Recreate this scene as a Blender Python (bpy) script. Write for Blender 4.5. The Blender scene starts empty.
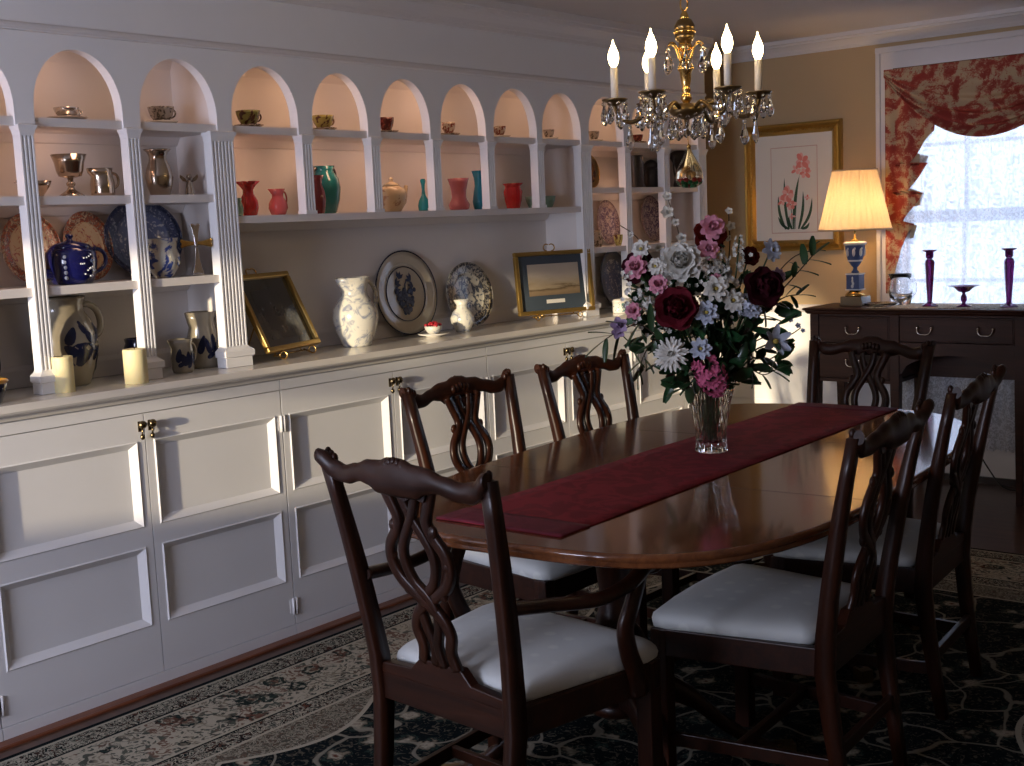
import bpy, math, random
from mathutils import Vector, Matrix
random.seed(7)
PI = math.pi
scene = bpy.context.scene
COL = scene.collection

# ---------------------------------------------------------------- camera
cam_d = bpy.data.cameras.new('camera'); cam = bpy.data.objects.new('camera', cam_d); COL.objects.link(cam)
YAW, PITCH, ROLL, FPX = 0.69463, 0.12720, -0.04374, 1233.2
F_ = Vector((-math.sin(YAW) * math.cos(PITCH), math.cos(YAW) * math.cos(PITCH), -math.sin(PITCH)))
R0 = Vector((math.cos(YAW), math.sin(YAW), 0)); U0 = R0.cross(F_)
R_ = R0 * math.cos(ROLL) + U0 * math.sin(ROLL); U_ = U0 * math.cos(ROLL) - R0 * math.sin(ROLL)
mw = Matrix.Identity(4)
for i in range(3):
    mw[i][0] = R_[i]; mw[i][1] = U_[i]; mw[i][2] = -F_[i]
mw[0][3], mw[1][3], mw[2][3] = 3.465, 0.0, 1.47
cam.matrix_world = mw
cam_d.sensor_width = 36; cam_d.lens = FPX / 1024 * 36; cam_d.clip_start = 0.05
scene.camera = cam

# ---------------------------------------------------------------- light and exposure
scene.view_settings.view_transform = 'Standard'; scene.view_settings.look = 'None'
scene.view_settings.exposure = 0.0; scene.view_settings.gamma = 1.0
scene.view_settings.use_curve_mapping = False
world = bpy.data.worlds.new('world'); scene.world = world; world.use_nodes = True
bg = world.node_tree.nodes['Background']; bg.inputs[0].default_value = (0.62, 0.74, 1.0, 1); bg.inputs[1].default_value = 3.0

def light(name, kind, loc, energy, color, size=0.1, size_y=None, aim=None):
    d = bpy.data.lights.new(name, kind); d.energy = energy; d.color = color
    if kind == 'AREA':
        d.size = size
        if size_y: d.shape = 'RECTANGLE'; d.size_y = size_y
    elif kind == 'SUN': d.angle = size
    else: d.shadow_soft_size = size
    o = bpy.data.objects.new(name, d); o.location = loc; COL.objects.link(o)
    if aim: o.rotation_euler = Vector(aim).to_track_quat('-Z', 'Y').to_euler()
    return o
WARM = (1.0, 0.60, 0.28)
# low evening sun entering through the window in the wall behind the camera
light('sun', 'SUN', (0.8, -4, 2), 5.0, (1.0, 0.83, 0.56), 0.025, aim=(-0.20, 1.0, -0.107))
# skylight of that window
light('window_skylight', 'AREA', (1.10, -1.50, 1.45), 88.0, (0.74, 0.78, 1.0), 1.5, 0.95, aim=(-0.45, 1, 0.0))

# ---------------------------------------------------------------- mesh builder
class MB:
    def __init__(s): s.v = []; s.f = []; s.m = []; s.s = []
    def add(s, vs, fs, m=0, smooth=False):
        b = len(s.v); s.v += [tuple(p) for p in vs]
        for f in fs: s.f.append([b + i for i in f]); s.m.append(m); s.s.append(smooth)
        return s
    def box(s, x0, x1, y0, y1, z0, z1, m=0):
        v = [(x, y, z) for x in (x0, x1) for y in (y0, y1) for z in (z0, z1)]
        return s.add(v, [(0, 1, 3, 2), (4, 6, 7, 5), (0, 4, 5, 1), (2, 3, 7, 6), (0, 2, 6, 4), (1, 5, 7, 3)], m)
    def loft(s, rings, m=0, smooth=True, cap=True, closed=True):
        n = len(rings[0]); v = [p for r in rings for p in r]; f = []
        for i in range(len(rings) - 1):
            for j in range(n if closed else n - 1):
                k = (j + 1) % n
                f.append((i * n + j, i * n + k, (i + 1) * n + k, (i + 1) * n + j))
        s.add(v, f, m, smooth)
        if cap and closed:
            b = len(s.v) - len(v)
            s.f.append([b + j for j in reversed(range(n))]); s.m.append(m); s.s.append(False)
            s.f.append([b + (len(rings) - 1) * n + j for j in range(n)]); s.m.append(m); s.s.append(False)
        return s
    def lathe(s, prof, n=28, c=(0, 0, 0), m=0, smooth=True, fn=None, cap=True):
        rings = []
        for k, (r, z) in enumerate(prof):
            ring = []
            for j in range(n):
                a = 2 * PI * j / n; rr = r
                if fn: rr = fn(r, z, a)
                ring.append((c[0] + rr * math.cos(a), c[1] + rr * math.sin(a), c[2] + z))
            rings.append(ring)
        return s.loft(rings, m, smooth, cap)
    def tube(s, path, r, n=8, m=0, squash=None, smooth=True):
        P = [Vector(p) for p in path]; rings = []; up = None
        for i, p in enumerate(P):
            t = (P[min(i + 1, len(P) - 1)] - P[max(i - 1, 0)])
            t = t.normalized() if t.length > 1e-9 else Vector((0, 0, 1))
            if up is None:
                up = Vector((0, 0, 1)) if abs(t.z) < 0.9 else Vector((0, 1, 0))
            a = t.cross(up)
            a = a.normalized() if a.length > 1e-6 else t.orthogonal().normalized()
            b = a.cross(t).normalized(); up = b
            rr = r[i] if isinstance(r, (list, tuple)) else r
            q = squash or (1, 1)
            rings.append([p + a * rr * q[0] * math.cos(2 * PI * j / n) + b * rr * q[1] * math.sin(2 * PI * j / n) for j in range(n)])
        return s.loft(rings, m, smooth)
    def ball(s, c, r, n=12, k=8, m=0):
        rx, ry, rz = r if isinstance(r, (list, tuple)) else (r, r, r); rings = []
        for i in range(k + 1):
            a = -PI / 2 + PI * i / k; q = max(math.cos(a), 0.02)
            rings.append([(c[0] + rx * q * math.cos(2 * PI * j / n), c[1] + ry * q * math.sin(2 * PI * j / n), c[2] + rz * math.sin(a)) for j in range(n)])
        return s.loft(rings, m)
    def prism(s, pts, axis, a, b, m=0, smooth=False):
        def P(p, t):
            return {'x': (t, p[0], p[1]), 'y': (p[0], t, p[1]), 'z': (p[0], p[1], t)}[axis]
        n = len(pts); v = [P(p, a) for p in pts] + [P(p, b) for p in pts]
        s.add(v, [tuple((j, (j + 1) % n, n + (j + 1) % n, n + j)) for j in range(n)], m, smooth)
        B = len(s.v) - 2 * n
        s.f.append([B + j for j in reversed(range(n))]); s.m.append(m); s.s.append(False)
        s.f.append([B + n + j for j in range(n)]); s.m.append(m); s.s.append(False)
        return s
    def grid(s, fn, nu, nv, m=0, smooth=True):
        v = [fn(i / nu, j / nv) for i in range(nu + 1) for j in range(nv + 1)]
        f = [(i * (nv + 1) + j, (i + 1) * (nv + 1) + j, (i + 1) * (nv + 1) + j + 1, i * (nv + 1) + j + 1) for i in range(nu) for j in range(nv)]
        return s.add(v, f, m, smooth)
    def xf(s, M, i0=0):
        s.v[i0:] = [tuple(M @ Vector(p)) for p in s.v[i0:]]; return s
    def build(s, name, mats, parent=None, loc=None, bevel=0, sub=0, solid=0, rz=0):
        me = bpy.data.meshes.new(name); me.from_pydata(s.v, [], s.f)
        if not isinstance(mats, (list, tuple)): mats = [mats]
        for mt in mats: me.materials.append(mt)
        for p, m, sm in zip(me.polygons, s.m, s.s): p.material_index = m; p.use_smooth = sm
        import bmesh
        bm = bmesh.new(); bm.from_mesh(me); bmesh.ops.recalc_face_normals(bm, faces=bm.faces); bm.to_mesh(me); bm.free()
        me.update()
        o = bpy.data.objects.new(name, me); COL.objects.link(o)
        if parent: o.parent = parent
        if loc: o.location = loc
        if rz: o.rotation_euler[2] = rz
        if solid: q = o.modifiers.new('solid', 'SOLIDIFY'); q.thickness = solid; q.offset = 0
        if bevel:
            q = o.modifiers.new('bevel', 'BEVEL'); q.width = bevel; q.segments = 2; q.limit_method = 'ANGLE'; q.angle_limit = 0.7
        if sub: q = o.modifiers.new('sub', 'SUBSURF'); q.levels = sub; q.render_levels = sub
        return o

def tag(o, label=None, cat=None, group=None, kind=None):
    if label: o['label'] = label
    if cat: o['category'] = cat
    if group: o['group'] = group
    if kind: o['kind'] = kind
    return o
def thing(name, label, cat, loc=(0, 0, 0), rz=0, group=None):
    o = bpy.data.objects.new(name, None); o.empty_display_size = 0.05; COL.objects.link(o)
    o.location = loc; o.rotation_euler = (0, 0, rz)
    return tag(o, label, cat, group)
def struct(o): return tag(o, kind='structure')
def copy_tree(o, parent=None):
    c = o.copy(); COL.objects.link(c)
    if parent: c.parent = parent
    for ch in o.children: copy_tree(ch, c)
    return c
def interp(tab, u):
    if u <= tab[0][0]: return tab[0][1]
    for (a, p), (b, q) in zip(tab, tab[1:]):
        if u <= b:
            t = (u - a) / (b - a); return p + (q - p) * (3 * t * t - 2 * t ** 3)
    return tab[-1][1]
def smooth_path(pts, n=6):
    P = [Vector(p) for p in pts]; out = []
    for i in range(len(P) - 1):
        a = P[max(i - 1, 0)]; b = P[i]; c = P[i + 1]; d = P[min(i + 2, len(P) - 1)]
        for k in range(n):
            t = k / n
            out.append(0.5 * ((2 * b) + (c - a) * t + (2 * a - 5 * b + 4 * c - d) * t * t + (3 * b - a - 3 * c + d) * t ** 3))
    out.append(P[-1]); return out

# ---------------------------------------------------------------- materials
def mat(name, col, rough=0.5, metal=0, coat=0, trans=0, ior=1.45, emit=None, es=0, spec=None, sheen=0, sss=0):
    m = bpy.data.materials.new(name); m.use_nodes = True; b = m.node_tree.nodes['Principled BSDF']
    b.inputs['Base Color'].default_value = (*col, 1); b.inputs['Roughness'].default_value = rough; b.inputs['Metallic'].default_value = metal
    b.inputs['Coat Weight'].default_value = coat; b.inputs['Coat Roughness'].default_value = 0.08
    b.inputs['Transmission Weight'].default_value = trans; b.inputs['IOR'].default_value = ior
    if spec is not None: b.inputs['Specular IOR Level'].default_value = spec
    if sheen: b.inputs['Sheen Weight'].default_value = sheen
    if sss: b.inputs['Subsurface Weight'].default_value = sss; b.inputs['Subsurface Radius'].default_value = (0.02, 0.012, 0.006)
    if emit: b.inputs['Emission Color'].default_value = (*emit, 1); b.inputs['Emission Strength'].default_value = es
    return m
class NT:
    """small helper around a material's node tree"""
    def __init__(s, m): s.m = m; s.t = m.node_tree; s.b = s.t.nodes['Principled BSDF']; s.c = None
    def n(s, kind, **kw):
        x = s.t.nodes.new(kind)
        for k, v in kw.items():
            if k in x.inputs: x.inputs[k].default_value = v
            else: setattr(x, k, v)
        return x
    def l(s, a, b): s.t.links.new(a, b)
    def co(s, scale=(1, 1, 1), rot=(0, 0, 0)):
        tc = s.n('ShaderNodeTexCoord'); mp = s.n('ShaderNodeMapping'); mp.inputs['Scale'].default_value = scale; mp.inputs['Rotation'].default_value = rot
        s.l(tc.outputs['Object'], mp.inputs[0]); return mp.outputs[0]
    def noise(s, vec, scale, detail=4, rough=0.6, dist=0):
        x = s.n('ShaderNodeTexNoise', Scale=scale, Detail=detail, Roughness=rough, Distortion=dist); s.l(vec, x.inputs['Vector']); return x.outputs['Fac']
    def voro(s, vec, scale, feature='F1', out='Distance', rnd=1.0):
        x = s.n('ShaderNodeTexVoronoi', feature=feature); x.inputs['Scale'].default_value = scale; x.inputs['Randomness'].default_value = rnd
        s.l(vec, x.inputs['Vector']); return x.outputs[out]
    def ramp(s, fac, stops, const=False):
        x = s.n('ShaderNodeValToRGB'); r = x.color_ramp
        if const: r.interpolation = 'CONSTANT'
        while len(r.elements) < len(stops): r.elements.new(0.5)
        for e, (p, c) in zip(r.elements, stops): e.position = p; e.color = (*c, 1) if len(c) == 3 else c
        s.l(fac, x.inputs[0]); return x.outputs[0]
    def math(s, op, a, b=None, clamp=False):
        x = s.n('ShaderNodeMath', operation=op); x.use_clamp = clamp
        for i, q in enumerate((a, b)):
            if q is None: continue
            if isinstance(q, (int, float)): x.inputs[i].default_value = q
            else: s.l(q, x.inputs[i])
        return x.outputs[0]
    def mix(s, fac, a, b):
        x = s.n('ShaderNodeMix', data_type='RGBA')
        for i, q in ((0, fac), (6, a), (7, b)):
            if isinstance(q, (int, float)): x.inputs[i].default_value = q
            elif isinstance(q, tuple): x.inputs[i].default_value = (*q, 1)
            else: s.l(q, x.inputs[i])
        return x.outputs[2]
    def base(s, c): s.l(c, s.b.inputs['Base Color'])
    def bump(s, h, strength=0.3, dist=0.002):
        x = s.n('ShaderNodeBump', Strength=strength, Distance=dist); s.l(h, x.inputs['Height']); s.l(x.outputs[0], s.b.inputs['Normal'])

def paint(name, col, rough=0.45):
    m = mat(name, col, rough); t = NT(m); v = t.co()
    t.base(t.mix(t.noise(v, 3.0, 5), tuple(c * 0.95 for c in col), tuple(min(1, c * 1.03) for c in col)))
    t.bump(t.noise(v, 60, 3), 0.06, 0.002); return m
WHITE = paint('white_paint', (0.84, 0.83, 0.83), 0.36)
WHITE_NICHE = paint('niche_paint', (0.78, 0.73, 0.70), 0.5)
COUNTER = paint('counter_paint', (0.72, 0.68, 0.62), 0.14)
CEIL = paint('ceiling_paint', (0.60, 0.56, 0.54), 0.8)
BEIGE = paint('beige_wall_paint', (0.50, 0.36, 0.20), 0.7)
TRIMW = paint('trim_paint', (0.72, 0.68, 0.66), 0.4)

def wood(name, dark, light_, rough=0.22, coat=0.4, axis='y', scale=1.0):
    m = mat(name, light_, rough, coat=coat); t = NT(m)
    sc = {'x': (1.2, 16, 16), 'y': (16, 1.2, 16), 'z': (16, 16, 1.2)}[axis]
    v = t.co(tuple(q * scale for q in sc)); n = t.noise(v, 2.2, 6, 0.65, 0.6)
    t.base(t.ramp(n, [(0.3, dark), (0.7, light_)])); t.b.inputs['Specular IOR Level'].default_value = 0.35; return m
MAHOG = wood('mahogany', (0.009, 0.0025, 0.0013), (0.036, 0.0095, 0.0036), 0.34, 0.04, 'z')
MAHOG_X = wood('mahogany_rail', (0.009, 0.0025, 0.0013), (0.036, 0.0095, 0.0036), 0.36, 0.0, 'x')
TABLEW = wood('mahogany_table', (0.085, 0.026, 0.010), (0.19, 0.066, 0.022), 0.15, 0.5, 'y')
SIDEW = wood('cherry_sideboard', (0.024, 0.008, 0.005), (0.060, 0.019, 0.010), 0.45, 0.0, 'x')
REDWOOD = wood('red_floor_board', (0.10, 0.028, 0.012), (0.22, 0.070, 0.030), 0.4, 0.2, 'y')
FLOORW = wood('floor_boards', (0.040, 0.016, 0.009), (0.095, 0.040, 0.022), 0.3, 0.2, 'x')
BRASS = mat('polished_brass', (0.72, 0.47, 0.16), 0.22, 1)
BRASS_D = mat('aged_brass', (0.22, 0.15, 0.07), 0.35, 1)
GILT = mat('gilt', (0.50, 0.32, 0.09), 0.35, 0.85)
SILVER = mat('silver', (0.66, 0.62, 0.58), 0.18, 1)
PEWTER = mat('pewter', (0.48, 0.40, 0.32), 0.2, 1)
DARKMETAL = mat('dark_pewter', (0.10, 0.09, 0.085), 0.3, 0.8)
GLASS = mat('clear_glass', (1, 1, 1), 0.02, 0, 0, 1.0, 1.5)
CRYSTAL = mat('cut_crystal', (1, 0.98, 0.95), 0.0, 0, 0, 1.0, 1.55)
AMETHYST = mat('amethyst_glass', (0.16, 0.012, 0.14), 0.06, 0, 0, 0.6, 1.5)
BLACK = mat('black_rubber', (0.01, 0.01, 0.01), 0.5)
CANDLEW = mat('cream_wax', (0.80, 0.70, 0.40), 0.5, sss=0.3)
CREAM = mat('cream_sleeve', (0.85, 0.76, 0.62), 0.5)
PAPER = mat('cream_mat_board', (0.80, 0.74, 0.64), 0.8)
PINKP = mat('print_pink', (0.78, 0.25, 0.20), 0.8)
PINKP2 = mat('print_pale_pink', (0.85, 0.45, 0.38), 0.8)
GREENP = mat('print_green', (0.05, 0.10, 0.05), 0.8)
LINEP = mat('print_border', (0.60, 0.38, 0.30), 0.8)

def fabric(name, c1, c2, scale=9, rough=0.75, sheen=0.2):
    m = mat(name, c1, rough, sheen=sheen); t = NT(m); v = t.co()
    w = t.noise(v, scale, 3, 0.5, 1.8)
    t.base(t.ramp(w, [(0.46, c1), (0.54, c2)])); t.bump(t.noise(t.co((1, 1, 1)), 400, 2), 0.25, 0.001); return m
SEAT = mat('seat_damask', (0.60, 0.62, 0.60), 0.6, sheen=0.3)
_t = NT(SEAT); _v = _t.co((16, 16, 16)); _d = _t.voro(_v, 1.0, rnd=0.15)
_t.base(_t.ramp(_d, [(0.20, (0.66, 0.68, 0.65)), (0.30, (0.56, 0.58, 0.57))])); _t.bump(_t.noise(_t.co(), 350, 2), 0.2, 0.001)
RUNNER = fabric('burgundy_damask', (0.235, 0.010, 0.022), (0.165, 0.005, 0.013), 11, 0.8, 0.0)
RUNNER_H = fabric('burgundy_hem', (0.15, 0.012, 0.030), (0.12, 0.009, 0.024), 20, 0.7, 0.0)

def ceramic(name, c1, c2, scale=14, lo=0.5, hi=0.55, rough=0.15, dist=1.5, c3=None):
    m = mat(name, c1, rough, coat=0.3); t = NT(m); n = t.noise(t.co(), scale, 3, 0.55, dist)
    st = [(lo, c1), (hi, c2)]
    if c3: st.append((min(hi + 0.12, 0.99), c3))
    t.base(t.ramp(n, st)); return m
def glaze(name, col, rough=0.12, var=0.25):
    m = mat(name, col, rough, coat=0.4); t = NT(m)
    t.base(t.mix(t.noise(t.co(), 18, 3), tuple(c * (1 - var) for c in col), tuple(min(1, c * (1 + var)) for c in col))); return m
STONE = ceramic('salt_glaze_blue', (0.36, 0.31, 0.24), (0.015, 0.025, 0.06), 13, 0.52, 0.545)
STONE_PLAIN = glaze('salt_glaze', (0.27, 0.235, 0.18), 0.2, 0.15)
BLUEWHITE = ceramic('blue_white_china', (0.66, 0.64, 0.58), (0.08, 0.11, 0.26), 26, 0.50, 0.56)
BLUEWHITE_S = ceramic('blue_sprig_china', (0.66, 0.63, 0.54), (0.28, 0.30, 0.36), 17, 0.50, 0.64, 0.18, 2.2)
TRANSFER = ceramic('blue_transferware', (0.10, 0.12, 0.22), (0.38, 0.38, 0.42), 46, 0.56, 0.62)
TRANSFER_RIM = ceramic('dark_transferware_rim', (0.035, 0.045, 0.10), (0.24, 0.25, 0.32), 80, 0.58, 0.64)
PURPLEWARE = ceramic('purple_transferware', (0.42, 0.34, 0.34), (0.10, 0.06, 0.12), 60, 0.48, 0.54)
PURPLE_RIM = ceramic('purple_rim', (0.36, 0.28, 0.27), (0.09, 0.05, 0.09), 85, 0.48, 0.54)
GREYWARE = ceramic('grey_transferware', (0.50, 0.47, 0.40), (0.07, 0.08, 0.11), 30, 0.48, 0.55)
IMARI = ceramic('imari_centre', (0.62, 0.44, 0.26), (0.50, 0.16, 0.06), 44, 0.55, 0.60, c3=(0.08, 0.06, 0.20))
IMARI_RIM = ceramic('imari_rim', (0.55, 0.38, 0.24), (0.10, 0.05, 0.05), 75, 0.42, 0.48, c3=(0.45, 0.12, 0.05))
COBALT = glaze('cobalt_glaze', (0.008, 0.009, 0.075), 0.08)
COBALT_W = mat('white_enamel_dot', (0.7, 0.72, 0.78), 0.3)
RED_GLASS = glaze('cranberry_glass', (0.42, 0.020, 0.018), 0.06)
PINK_GLASS = glaze('pink_glass', (0.52, 0.095, 0.10), 0.08)
ROSE_GLASS = glaze('dusty_rose_glass', (0.42, 0.12, 0.14), 0.08)
CRIMSON = glaze('crimson_glass', (0.52, 0.015, 0.02), 0.06)
PURP_RIB = glaze('purple_red_glass', (0.25, 0.04, 0.05), 0.06)
TEAL = glaze('teal_glaze', (0.02, 0.16, 0.16), 0.08)
AQUA = glaze('turquoise_glass', (0.01, 0.26, 0.30), 0.05)
BLUEG = glaze('blue_glass', (0.01, 0.20, 0.32), 0.05)
PALEGREEN = glaze('pale_green_glass', (0.22, 0.36, 0.28), 0.06)
GREENCUP = ceramic('green_brown_lustre', (0.22, 0.22, 0.06), (0.06, 0.02, 0.012), 24, 0.47, 0.52)
YELCUP = ceramic('yellow_brown_lustre', (0.42, 0.36, 0.10), (0.12, 0.045, 0.02), 24, 0.52, 0.56)
REDCUP = ceramic('dark_red_leaf_china', (0.10, 0.015, 0.012), (0.30, 0.06, 0.04), 40, 0.5, 0.58)
FLORALCUP = ceramic('floral_china', (0.55, 0.45, 0.36), (0.22, 0.05, 0.03), 70, 0.48, 0.54)
GREYCUP = ceramic('grey_china', (0.40, 0.34, 0.28), (0.10, 0.08, 0.06), 60, 0.52, 0.58)
CREAMCH = ceramic('cream_china', (0.62, 0.48, 0.30), (0.36, 0.20, 0.11), 18, 0.55, 0.62)
WHITECH = mat('white_china', (0.78, 0.74, 0.66), 0.12, coat=0.3)
BERRY = mat('red_berries', (0.40, 0.02, 0.03), 0.35)
ORANGE_RIM = glaze('amber_rim', (0.55, 0.26, 0.03), 0.15)
DARKBLUE = glaze('dark_blue_glaze', (0.010, 0.012, 0.04), 0.1)
BRONZE_PL = ceramic('bronze_plate', (0.10, 0.05, 0.02), (0.03, 0.015, 0.01), 22, 0.48, 0.54)
JASPER = mat('jasper_blue', (0.055, 0.085, 0.19), 0.55)
JASPER_W = mat('jasper_white', (0.62, 0.63, 0.62), 0.6)
MARBLE = glaze('dark_marble', (0.13, 0.085, 0.045), 0.2)
# ---------------------------------------------------------------- the room
XB = -0.36          # back of the niches
CZ = 1.010            # top of the counter
YB = 6.55           # wall with the curtained window
struct(MB().box(-0.6, 4.7, -1.6, YB + 0.12, -0.08, 0.0).build('floor', FLOORW))
struct(MB().box(-0.6, 4.7, -1.75, YB + 0.14, 2.43, 2.53).build('ceiling', CEIL))
g = MB().box(-0.55, -0.40, -1.6, YB + 0.1, 0, 2.43).box(-0.40, -0.10, -1.6, 6.04, 2.12, 2.43)
struct(g.build('wall_left', WHITE))
struct(MB().box(4.55, 4.70, -1.6, YB + 0.1, 0, 2.43).build('wall_right', BEIGE))
# wall behind the camera with a window
g = MB()
FY0, FY1 = -1.75, -1.60
g.box(-0.55, 0.30, FY0, FY1, 0, 2.43).box(0.30, 1.96, FY0, FY1, 0, 0.98).box(0.30, 1.96, FY0, FY1, 1.86, 2.43)
g.box(1.96, 4.7, FY0, FY1, 0, 2.43)
struct(g.build('wall_front', BEIGE))
g = MB().box(0.28, 1.98, -1.70, -1.66, 1.405, 1.45).box(0.28, 0.32, -1.70, -1.66, 0.98, 1.86).box(1.94, 1.98, -1.70, -1.66, 0.98, 1.86).box(1.115, 1.145, -1.69, -1.67, 0.98, 1.86)
struct(g.build('window_1', TRIMW))
# back wall with window opening
WX0, WX1, WZ0, WZ1 = 0.78, 1.82, 0.72, 2.20
g = MB()
g.box(-0.55, WX0, YB, YB + 0.12, 0.92, 2.43).box(WX1, 4.7, YB, YB + 0.12, 0.92, 2.43).box(WX0, WX1, YB, YB + 0.12, WZ1, 2.43)
struct(g.build('wall_back', BEIGE))
g = MB()
for x0, x1, zt in ((-0.55, WX0, 0.92), (WX1, 4.7, 0.92), (WX0, WX1, WZ0)):
    z = 0.0
    for k, h in enumerate((0.19, 0.19, 0.20, 0.225, 0.115)):
        z1 = min(z + h, zt)
        if z1 > z: g.box(x0, x1, YB - 0.012, YB + 0.12, z + 0.003, z1 - 0.003); g.box(x0, x1, YB - 0.006, YB + 0.11, z1 - 0.003, min(z1 + 0.003, zt))
        z = z1
struct(g.build('wall_wainscot', WHITE))
struct(MB().prism([(YB + 0.01, 0.90), (YB - 0.018, 0.90), (YB - 0.03, 0.915), (YB - 0.03, 0.935), (YB - 0.02, 0.945), (YB + 0.01, 0.945)], 'x', -0.4, WX0 - 0.10).build('trim_1', TRIMW))
struct(MB().box(-0.4, 4.55, YB - 0.028, YB + 0.01, 0.0, 0.035).build('base_strip_back', mat('dark_base_strip', (0.02, 0.01, 0.007), 0.4)))  # low dark strip along the foot of the back wall
# window casing, sashes, glass
g = MB()
for x0, x1, z0, z1, y in ((WX0 - 0.10, WX0, 0.60, 2.32, YB - 0.03), (WX1, WX1 + 0.10, 0.60, 2.32, YB - 0.03), (WX0 - 0.10, WX1 + 0.10, 2.20, 2.32, YB - 0.032)):
    g.box(x0, x1, y, YB + 0.02, z0, z1)
g.box(WX0 - 0.10, WX0 - 0.075, YB - 0.045, YB, 0.60, 2.32).box(WX0 - 0.10, WX1 + 0.10, YB - 0.05, YB, 2.295, 2.325).box(WX0 - 0.012, WX0 + 0.012, YB - 0.04, YB + 0.03, 0.6, 2.2)
g.box(WX0 - 0.1, WX1 + 0.1, YB - 0.05, YB + 0.02, 0.60, 0.72)
win = struct(g.build('window_2', TRIMW, bevel=0.004))
g = MB()
for z0, z1, y in ((0.72, 1.43, YB + 0.045), (1.40, 2.20, YB + 0.075)):
    g.box(WX0, WX1, y, y + 0.03, z0, z0 + 0.05).box(WX0, WX1, y, y + 0.03, z1 - 0.045, z1).box(WX0, WX0 + 0.045, y, y + 0.03, z0, z1).box(WX1 - 0.045, WX1, y, y + 0.03, z0, z1)
    for k in (1, 2): x = WX0 + (WX1 - WX0) * k / 3; g.box(x - 0.01, x + 0.01, y + 0.004, y + 0.026, z0, z1)
    zm = (z0 + z1) / 2; g.box(WX0, WX1, y + 0.004, y + 0.026, zm - 0.01, zm + 0.01)
g.build('sash', TRIMW, win)
g = MB().box(WX0, WX1, YB + 0.058, YB + 0.061, 0.72, 1.43).box(WX0, WX1, YB + 0.088, YB + 0.091, 1.40, 2.20)
PANE = mat('window_glass', (1, 1, 1), 0.0, trans=1.0, ior=1.0); g.build('pane', PANE, win)
# crown mouldings and the picture moulding of the arcade wall
def crown(pts, axis, a, b, name): return struct(MB().prism(pts, axis, a, b).build(name, TRIMW))
cp = [(0, 2.31), (0.012, 2.31), (0.016, 2.325), (0.022, 2.328), (0.028, 2.345), (0.05, 2.375), (0.062, 2.38), (0.066, 2.395), (0.08, 2.398), (0.08, 2.43), (0, 2.43)]
crown([(YB - d, 2.35 + (z - 2.31) * 0.667) for d, z in cp], 'x', -0.4, 4.55, 'trim_2')
crown([(-0.10 + d * 0.8, z) for d, z in cp], 'y', -1.6, 6.04, 'trim_3')
crown([(-0.10, 2.124), (-0.094, 2.124), (-0.089, 2.130), (-0.090, 2.138), (-0.096, 2.144), (-0.10, 2.145)], 'y', -1.6, 6.04, 'trim_4')
# reddish floor-board strip, lighter than the floor, along the foot of the cabinets
struct(MB().prism([(0.006, 0), (0.052, 0), (0.051, 0.006), (0.046, 0.009), (0.006, 0.009)], 'y', -1.5, 6.05).build('floor_strip_left', REDWOOD))

# ---------------------------------------------------------------- base cabinets
def door(par, y0, y1, hinge_low, seed):
    g = MB(); X0, X1 = -0.024, 0.0; s = 0.028
    zb, zt = 0.046, 0.915
    op = [(y0 + s, y1 - s, 0.21, 0.478), (y0 + s, y1 - s, 0.542, 0.828)]
    g.box(X0, X1, y0, y0 + s, zb, zt).box(X0, X1, y1 - s, y1, zb, zt)
    for a, b in ((zb, 0.21), (0.478, 0.542), (0.828, zt)): g.box(X0, X1, y0 + s, y1 - s, a, b)
    for (a, b, c, d) in op:
        q, r, dep, lip = 0.004, 0.026, -0.016, 0.004
        o = [(0, a, c), (0, b, c), (0, b, d), (0, a, d)]
        l1 = [(lip, a + q, c + q), (lip, b - q, c + q), (lip, b - q, d - q), (lip, a + q, d - q)]
        i = [(dep, a + r, c + r), (dep, b - r, c + r), (dep, b - r, d - r), (dep, a + r, d - r)]
        for A, B in ((o, l1), (l1, i)):
            for k in range(4):
                n = (k + 1) % 4; g.add([A[k], A[n], B[n], B[k]], [(0, 1, 2, 3)])
        g.box(X0, dep, a, b, c, d)
    d_ = g.build('door', WHITE, par)
    ky = y0 + 0.017 if not hinge_low else y1 - 0.017
    k = MB().box(0.0, 0.003, ky - 0.005, ky + 0.005, 0.858, 0.892)
    k.lathe([(0.004, 0.0), (0.006, 0.008), (0.013, 0.014), (0.014, 0.020), (0.009, 0.026), (0.001, 0.028)], 12)
    n0 = len(k.v) - 6 * 12
    k.xf(Matrix.Translation((0.003, ky, 0.882)) @ Matrix.Rotation(PI / 2, 4, 'Y'), n0)
    k.tube([(0.016, ky, 0.872), (0.018, ky, 0.858), (0.015, ky, 0.850)], [0.003, 0.003, 0.003], 6)
    k.ball((0.015, ky, 0.842), (0.008, 0.008, 0.010), 10, 6)
    k.build('knob', mat_brass_pull, d_)
    hy = y0 + 0.004 if hinge_low else y1 - 0.004
    for z in (0.115, 0.795):
        h = MB().tube([(0.004, hy, z - 0.03), (0.004, hy, z + 0.03)], 0.005, 8).box(-0.001, 0.002, hy - 0.014, hy + 0.014, z - 0.024, z + 0.024)
        h.build('hinge', WHITE, d_)
mat_brass_pull = mat('antique_brass_pull', (0.20, 0.15, 0.08), 0.25, 1)
UY = [0.56, 1.71, 2.852, 3.995, 5.135, 6.05]
CABL = ['white two-door base cabinet partly cut off at the left edge of the photo',
        'white panelled base cabinet under the counter, nearest complete pair of doors',
        'white panelled base cabinet behind the armchair and first side chair',
        'white panelled base cabinet behind the second side chair by the table',
        'white panelled base cabinet at the far end, behind the flowers']
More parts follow.
